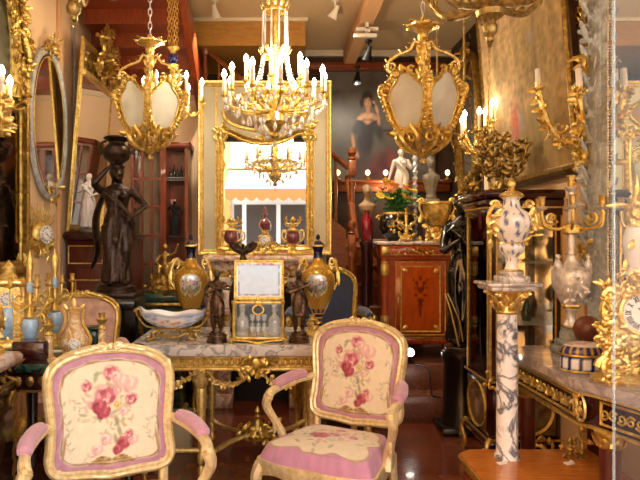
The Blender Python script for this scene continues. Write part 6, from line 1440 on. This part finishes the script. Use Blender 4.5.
mb = MB(); mb.lathe([(.03, 0), (.03, .01), (0, .012)], 10); mb.tube(cr([(0, 0, .005), (-.03, 0, .05), (-.08, -.02, .03), (-.11, -.02, .06)], 5), .008, 6); mb.spray((-.04, -.01, .05), 18, (.1, .04, .05), .05, .015, rng); mb.tube(cr([(0, 0, .005), (.0, 0, .06), (.04, 0, .1)], 4), .006, 6); part('leaves', mb, 'gold_old', t)

# ================================================================= FRONT RIGHT: CHEST, COLUMN, CONSOLE
t = thing('low_chest', 'low orange-brown wooden chest with gilt edge carrying the marble column', 'chest', (1.17, 2.75, 0))
def ctop(w, d): return [(-w / 2 + .03, -d / 2), (w / 2, -d / 2), (w / 2, d / 2), (-w / 2 + .06, d / 2), (-w / 2, d / 2 - .05), (-w / 2, -d / 2 + .03)]
mb = MB(); mb.slab(ctop(.62, .44), .40, .43); part('top', mb, 'wood_orange', t); mb = MB(); mb.slab(ctop(.57, .4), .05, .40); part('body', mb, 'wood_cabinet', t)
mb = MB(); mb.slab(ctop(.634, .454), .405, .418); rng = random.Random(5)
for k in range(16): mb.leaf((-.28 + k * .037, -.21, .385), (0, -.1, -1), .03, .012); mb.leaf((-.29, -.18 + k * .023, .385), (0, 0, -1), .03, .012, nrm=(-1, 0, 0))
part('gilt_edge', mb, 'gold', t)
for sx in (-1, 1):
    for sy in (-1, 1): mb = MB(); mb.lathe([(.025, 0), (.03, .03), (.02, .05)], 10, (sx * .24, sy * .16, 0)); part('foot', mb, 'gold_old', t)
qx, qy = X(507, 2.86), 2.86
t = thing('column', 'white and grey veined marble column with gilt Corinthian capital holding a porcelain urn', 'column', (qx, qy, .43))
mb = MB(); mb.lathe([(.056, 0), (.056, .012), (.05, .02), (.048, .03), (.047, .3), (.044, .665)], 32); part('shaft', mb, 'marble_column', t)
mb = MB(); mb.lathe([(.046, .655), (.05, .663), (.045, .672), (.046, .70), (.055, .73), (.075, .755), (.08, .765), (0, .765)], 24); rng = random.Random(2)
for r_, z, n, L in ((.047, .672, 8, .045), (.05, .695, 8, .055)):
    for k in range(n): a = k * 2 * PI / n + (0 if z < .68 else PI / 8); mb.leaf((math.cos(a) * r_, math.sin(a) * r_, z), (math.cos(a) * .55, math.sin(a) * .55, 1), L, .017, .35, nrm=(math.cos(a), math.sin(a), 0)); mb.ell((math.cos(a) * (r_ + L * .5), math.sin(a) * (r_ + L * .5), z + L * .8), .009, 6, 4)
for k in range(4): a = k * PI / 2 + PI / 4; mb.scroll((math.cos(a) * .085, math.sin(a) * .085, .745), (math.cos(a), math.sin(a), 0), (0, 0, 1), .022, 1.3, .009)
part('capital', mb, 'gold_bright', t)
mb = MB(); mb.box((0, 0, .775), (.21, .2, .02), ch=.006); mb.box((0, 0, .792), (.235, .225, .014), ch=.004); part('slab', mb, 'marble_white', t)
t = thing('porcelain_urn', 'white porcelain urn with blue flowers and gilt handles, on the marble column', 'urn', (qx + .02, qy, 1.229))
mb = MB(); mb.box((0, 0, .014), (.125, .125, .028), ch=.005); mb.lathe([(.052, .028), (.055, .04), (.05, .05)], 20); part('plinth', mb, 'marble_white', t)
UP = [(.045, .05), (.03, .06), (.024, .085), (.03, .115), (.05, .135), (.058, .16), (.05, .18), (.062, .2), (.082, .24), (.086, .28), (.07, .315), (.045, .335), (.036, .355), (.036, .375), (.05, .39), (.045, .4), (0, .4)]
def urnc(a, z, r):
    n = math.sin(a * 5 + z * 60) * math.sin(z * 85 - a * 3) + .6 * math.sin(a * 13 + 40 * z)
    if n > .75 and .1 < z < .38: return tuple(Vector(lin('#48598a')))
    if n > .55 and .1 < z < .38: return tuple(Vector(lin('#9aa6c0')))
    return lin('#e8e4de')
mb = MB(); mb.lathe(fine(UP, 4), 56, colf=urnc, fold=lambda r, a, z: r * (1 + .025 * math.sin(12 * a))); part('body', mb, 'painted_porcelain', t)
mb = MB(); mb.lathe([(.05, .046), (.056, .052), (.04, .058)], 20); mb.lathe([(.05, .385), (.056, .392), (.045, .405), (.02, .415), (.012, .425), (.02, .44), (.018, .455), (0, .475)], 18)
mb.lathe([(.058, .176), (.054, .182), (.05, .178)], 20)
for sx in (-1, 1): mb.tube(cr([(sx * .075, -.01, .22), (sx * .11, -.01, .27), (sx * .09, -.01, .34), (sx * .05, -.01, .35)], 5), .009, 7); mb.scroll((sx * .075, -.01, .35), (sx, 0, 0), (0, 0, 1), .022, 1.2, .008); mb.spray((sx * .085, -.02, .27), 12, (.03, .02, .09), .045, .012, rng)
part('gilt_mount', mb, 'gold_bright', t)
# long console on the right wall
t = thing('console_sideboard', 'long dark mahogany console with grey marble top and gilt relief panels', 'table', (1.49, 2.72, 0))
def con(g, y0=-.92, y1=.70): return [(.25, y0 - g), (.25, y1 + g), (-.16 - g * .3, y1 + g), (-.22 - g, y1 - .06), (-.25 - g, y1 - .14), (-.25 - g, y0 + .1), (-.2, y0 - g)]
def conx(g):
    return [(.25, -.92), (.25, .66 + g), (-.12, .66 + g), (-.2 - g * .7, .62 + g * .7), (-.25 - g, .54), (-.25 - g, -.16), (-.21 - g, -.22), (-.12, -.5), (.04, -.72)]
mb = MB(); mb.slab(conx(.02), .812, .85); mb.slab(conx(.008), .80, .812); part('marble_top', mb, 'marble_grey', t)
mb = MB(); mb.slab(conx(-.005), .675, .80); part('frieze', mb, 'mahogany_dark', t)
mb = MB(); mb.slab(conx(.01), .792, .80); mb.slab(conx(.008), .664, .678); part('gilt_moulding', mb, 'gold', t)
mb = MB(); mb.M = Matrix.Translation((-.247, .19, .738)) @ Matrix.Rotation(-PI / 2, 4, 'Z')
mb.sweep(rect(.60, .085), fprof(.01, .007)); rng = random.Random(17)
for k in range(14): x = -.265 + k * .0408; mb.scroll((x, -.006, 0), (1 if k % 2 else -1, 0, 0), (0, 0, 1 if k % 2 else -1), .022, 1.4, .0055, .6); mb.leaf((x, -.006, 0), (1, 0, .6 if k % 2 else -.6), .035, .01); mb.leaf((x + .02, -.006, .0), (-.4, 0, -1 if k % 2 else 1), .03, .008)
part('relief_panel', mb, 'gold', t)
mb = MB(); mb.M = Matrix.Translation((-.247, -.17, .738)) @ Matrix.Rotation(-PI / 2, 4, 'Z'); mb.sweep(oval(.07, .1, 0, 0, 20), fprof(.012, .008)); mb.spray((0, -.008, 0), 20, (.03, .003, .05), .03, .01, rng)
mb.M = Matrix.Translation((-.232, .57, .738)) @ Matrix.Rotation(-PI / 2 - .5, 4, 'Z'); mb.sweep(oval(.06, .09, 0, 0, 20), fprof(.012, .008)); mb.spray((0, -.008, 0), 20, (.03, .003, .05), .03, .01, rng); part('medallion', mb, 'gold_bright', t)
mb = MB(); mb.M = Matrix.Translation((-.165, -.36, .738)) @ Matrix.Rotation(-PI / 2 + .33, 4, 'Z'); mb.sweep(rect(.24, .085), fprof(.01, .007))
for k in range(6): x = -.1 + k * .04; mb.scroll((x, -.006, 0), (1 if k % 2 else -1, 0, 0), (0, 0, 1 if k % 2 else -1), .022, 1.4, .0055, .6)
part('relief_panel', mb, 'gold', t)
for (x, y) in ((-.175, .545), (-.175, -.255), (.19, .58), (.19, -.68)):
    mb = MB(); mb.lathe([(.04, 0), (.045, .05), (.032, .09), (.034, .12), (.038, .5), (.04, .61)], 18, (x, y, 0), fold=lambda r, a, z: r * (1 + (.05 * math.sin(10 * a) if .12 < z < .6 else 0))); lg = part('leg', mb, 'mahogany', t)
    mb = MB(); mb.lathe([(.041, .605), (.05, .615), (.044, .63), (.056, .655), (.058, .665)], 18, (x, y, 0)); mb.lathe([(.036, .085), (.042, .1), (.036, .115)], 16, (x, y, 0)); mb.lathe([(.042, 0), (.047, .03), (.045, .05)], 16, (x, y, 0))
    for k in range(8): a = k * PI / 4; mb.leaf((x + math.cos(a) * .042, y + math.sin(a) * .042, .61), (math.cos(a) * .5, math.sin(a) * .5, 1), .05, .018, nrm=(math.cos(a), math.sin(a), 0))
    part('gilt_capital', mb, 'gold', lg)
mb = MB(); mb.box((.17, -.1, .09), (.14, 1.3, .03), ch=.006); part('stretcher', mb, 'mahogany_dark', t)
RZ = .85
# silver candelabrum urn
sx_, sy_ = X(571, 3.16), 3.16
t = thing('candelabrum', 'silver urn candelabrum with gilt branches on a grey stone plinth, on the long console', 'candelabrum', (sx_, sy_, RZ))
mb = MB(); mb.box((0, 0, .02), (.15, .15, .04), ch=.008); mb.box((0, 0, .055), (.125, .125, .03), ch=.008); mb.lathe([(.058, .07), (.058, .1), (.05, .115), (.052, .13)], 8); part('plinth', mb, 'stone_grey', t)
mb = MB(); mb.lathe([(.045, .13), (.035, .15), (.022, .17), (.022, .2), (.035, .225)], 22); mb.lathe(fine([(.03, .235), (.06, .27), (.085, .33), (.092, .38), (.082, .42), (.05, .44), (.03, .46), (.024, .49), (.03, .5)], 3), 32); mb.spray((0, -.084, .35), 16, (.06, .008, .08), .03, .01, random.Random(3))
for s in (-1, 1): mb.ell((s * .075, -.02, .44), (.02, .02, .035)); mb.ell((s * .075, -.02, .485), (.014, .015, .016)); mb.tube(cr([(s * .09, 0, .38), (s * .095, -.01, .42), (s * .075, -.02, .46)], 4), .009, 6)
mb.lathe([(.02, .49), (.014, .52), (.02, .56), (.014, .6), (.018, .64), (.02, .68), (.012, .72), (.016, .77), (.012, .81), (.028, .83), (.029, .836), (.01, .84)], 14); part('silver_urn', mb, 'silver', t)
mb = MB(); mb.lathe([(.046, .128), (.05, .135), (.04, .142)], 22); mb.lathe([(.03, .222), (.045, .238), (.035, .26)], 22, fold=lambda r, a, z: r * (1 + .08 * math.sin(9 * a))); mb.lathe([(.02, .595), (.046, .605), (.05, .625), (.04, .645), (.018, .655)], 20); mb.lathe([(.012, .835), (.016, .85), (.018, .88), (.024, .895), (0, .895)], 12); part('gilt_mount', mb, 'gold_bright', t)
for k in range(6):
    a = k * PI / 3 + .12; ca, sa = math.cos(a), math.sin(a); r = .175 - .02 * (k % 2); mb = MB()
    p = cr([(ca * .035, sa * .035, .64), (ca * .07, sa * .07, .625), (ca * r * .9, sa * r * .9, .64), (ca * r, sa * r, .69), (ca * r, sa * r, .725)], 5); mb.tube(p, .008, 6)
    mb.scroll((ca * .105, sa * .105, .68), (ca, sa, 0), (0, 0, 1), .035, 1.4, .007, 3.6); ar = part('branch', mb, 'gold_bright', t)
    mb = MB(); mb.lathe([(.006, .715), (.03, .728), (.032, .732), (.012, .736)], 14, (ca * r, sa * r, 0)); part('drip_pan', mb, 'silver', ar)
    mb = MB(); mb.lathe([(.01, .736), (.015, .75), (.015, .778), (.02, .787), (0, .783)], 12, (ca * r, sa * r, 0)); part('socket', mb, 'gold_bright', ar)
t = thing('sphere_ornament', 'brown ball on a dark curved stand behind the round porcelain box', 'ornament', (X(590, 3.0), 3.02, RZ))
mb = MB(); mb.lathe([(.04, 0), (.045, .01), (.02, .03), (.012, .05), (.02, .075), (0, .08)], 14); mb.tube(cr([(-.03, -.02, .01), (-.05, -.03, .06), (-.03, -.03, .11)], 4), .008, 6); mb.tube(cr([(.03, -.02, .01), (.045, -.03, .05), (.03, -.03, .085)], 4), .008, 6); part('stand', mb, 'iron', t)
mb = MB(); mb.ell((0, 0, .14), .066, 24, 16); part('ball', mb, 'wood_ball', t)
t = thing('porcelain_box', 'round cobalt and white porcelain box with painted lid at the front of the console', 'box', (X(583, 2.75), 2.75, RZ))
def boxc(a, z, r):
    k = (a * 6 / PI) % 1
    return lin('#e4e2e6') if (.28 < k < .9 and .012 < z < .062) else lin('#151a5a')
mb = MB(); mb.lathe(fine([(.09, 0), (.094, .008), (.094, .065), (.09, .07), (0, .07)], 4), 72, colf=boxc, sq=(1, .85)); part('body', mb, 'painted_porcelain', t)
def lidc2(a, z, r):
    if r > .078: return lin('#1a1f62') if int(a * 9) % 3 else lin('#c9a048')
    q = math.hypot(r * math.cos(a) + .02, r * math.sin(a)); return lin('#d9c0b4') if q < .04 else (lin('#c99a8c') if q < .055 else lin('#e2dcd8'))
mb = MB(); mb.lathe([(.095, .074), (.098, .08), (.095, .095), (.085, .108), (.078, .112), (.07, .117), (.055, .122), (.04, .125), (.02, .127), (0, .128)], 60, colf=lidc2, sq=(1, .85)); part('lid', mb, 'painted_porcelain', t)
mb = MB(); mb.lathe([(.095, .067), (.1, .07), (.1, .076), (.095, .079)], 40, sq=(1, .85)); mb.lathe([(.092, 0), (.097, .004), (.093, .01)], 40, sq=(1, .85)); part('gilt_rim', mb, 'gold', t)
# gilt clock at the right edge
gx2, gy2 = X(637, 2.52), 2.52
t = thing('gilt_clock', 'ornate gilt clock with white enamel Roman dial on the long console', 'clock', (gx2, gy2, RZ), -.12); rng = random.Random(71)
mb = MB(); mb.lathe([(.17, .0), (.18, .012), (.165, .02), (.15, .03), (.12, .045)], 30, sq=(1, .6), fold=lambda r, a, z: r * (1 + .04 * math.sin(10 * a)))
p = [(-.10, .04), (-.13, .06), (-.10, .12), (-.07, .17), (-.1, .22), (-.115, .3), (-.09, .36), (-.05, .40), (0, .41)]; pr = [(q.x, q.y) for q in cr([(a, b, 0) for a, b in p], 4)]; pr = pr + [(-a, b) for a, b in reversed(pr[:-1])]; mb.prism(pr, -.055, .055)
for s in (-1, 1):
    mb.tube(cr([(s * .1, -.05, .05), (s * .15, -.06, .06), (s * .13, -.05, .14), (s * .1, -.05, .2), (s * .14, -.04, .27), (s * .125, -.03, .34)], 5), taper(26, .02, .014, .02), 8); mb.scroll((s * .13, -.06, .07), (s, 0, 0), (0, 0, 1), .045, 1.3, .016); mb.scroll((s * .115, -.06, .35), (s, 0, 0), (0, 0, 1), .035, 1.3, .013)
mb.spray((0, -.06, .1), 130, (.17, .02, .1), .04, .0105, rng); mb.spray((0, -.05, .40), 90, (.16, .04, .06), .04, .01, rng)
for s in (-1, 1): mb.spray((s * .125, -.05, .2), 100, (.035, .025, .22), .042, .0105, rng)
mb.tube([(.088 * math.cos(a), -.062, .285 + .088 * math.sin(a)) for a in [2 * PI * k / 32 for k in range(32)]], .011, 8, True); part('case', mb, 'gold_bright', t)
dial(t, (0, -.055, .285), .08)
mb = MB(); mb.lathe([(.03, .40), (.05, .43), (.035, .46), (.045, .5), (.055, .56), (.04, .62), (0, .64)], 20); cp = part('porcelain_top', mb, 'porcelain', t)
mb = MB(); mb.lathe([(.03, .62), (.02, .66), (.025, .7), (.008, .8), (0, .84)], 14); mb.spray((0, 0, .66), 24, (.05, .04, .12), .06, .016, rng); part('gilt_finial', mb, 'gold_bright', cp)
mb = MB(); mb.box((0, 0, -.0), (.01, .01, .01))
# small things on the chest
for px, Y, lab_ in ((497, 2.9, 'small pale paper tag at the foot of the marble column'), (563, 2.84, 'small pale paper tag on the chest top under the console')):
    mb = MB(); mb.slab([(-.022, -.014), (.022, -.012), (.024, .012), (-.02, .014)], 0, .004); mb.tube([(.0, 0, .004), (.012, .006, .012), (.024, .0, .005)], .003, 5); solo('paper_tag', mb, 'paper', lab_, 'tag', (X(px, Y) - (.02 if px < 500 else 0), 2.78, .43), .3, 'paper tags on the chest')
for px, h, lab_ in ((583, .16, 'taller gilt candlestick on the chest under the console'), (571, .09, 'shorter gilt candlestick on the chest under the console')):
    t = thing('candlestick', lab_, 'candlestick', (X(px, 2.85), 2.86, .43), 0, 'candlesticks under the console'); mb = MB(); mb.lathe([(.022, 0), (.024, .006), (.008, .016), (.006, .03), (.012, h * .5), (.006, h * .7), (.014, h * .8), (.004, h), (0, h)], 12); mb.spray((0, 0, h * .5), 16, (.03, .03, h * .3), .025, .007, random.Random(5)); part('stem', mb, 'gold_old', t)
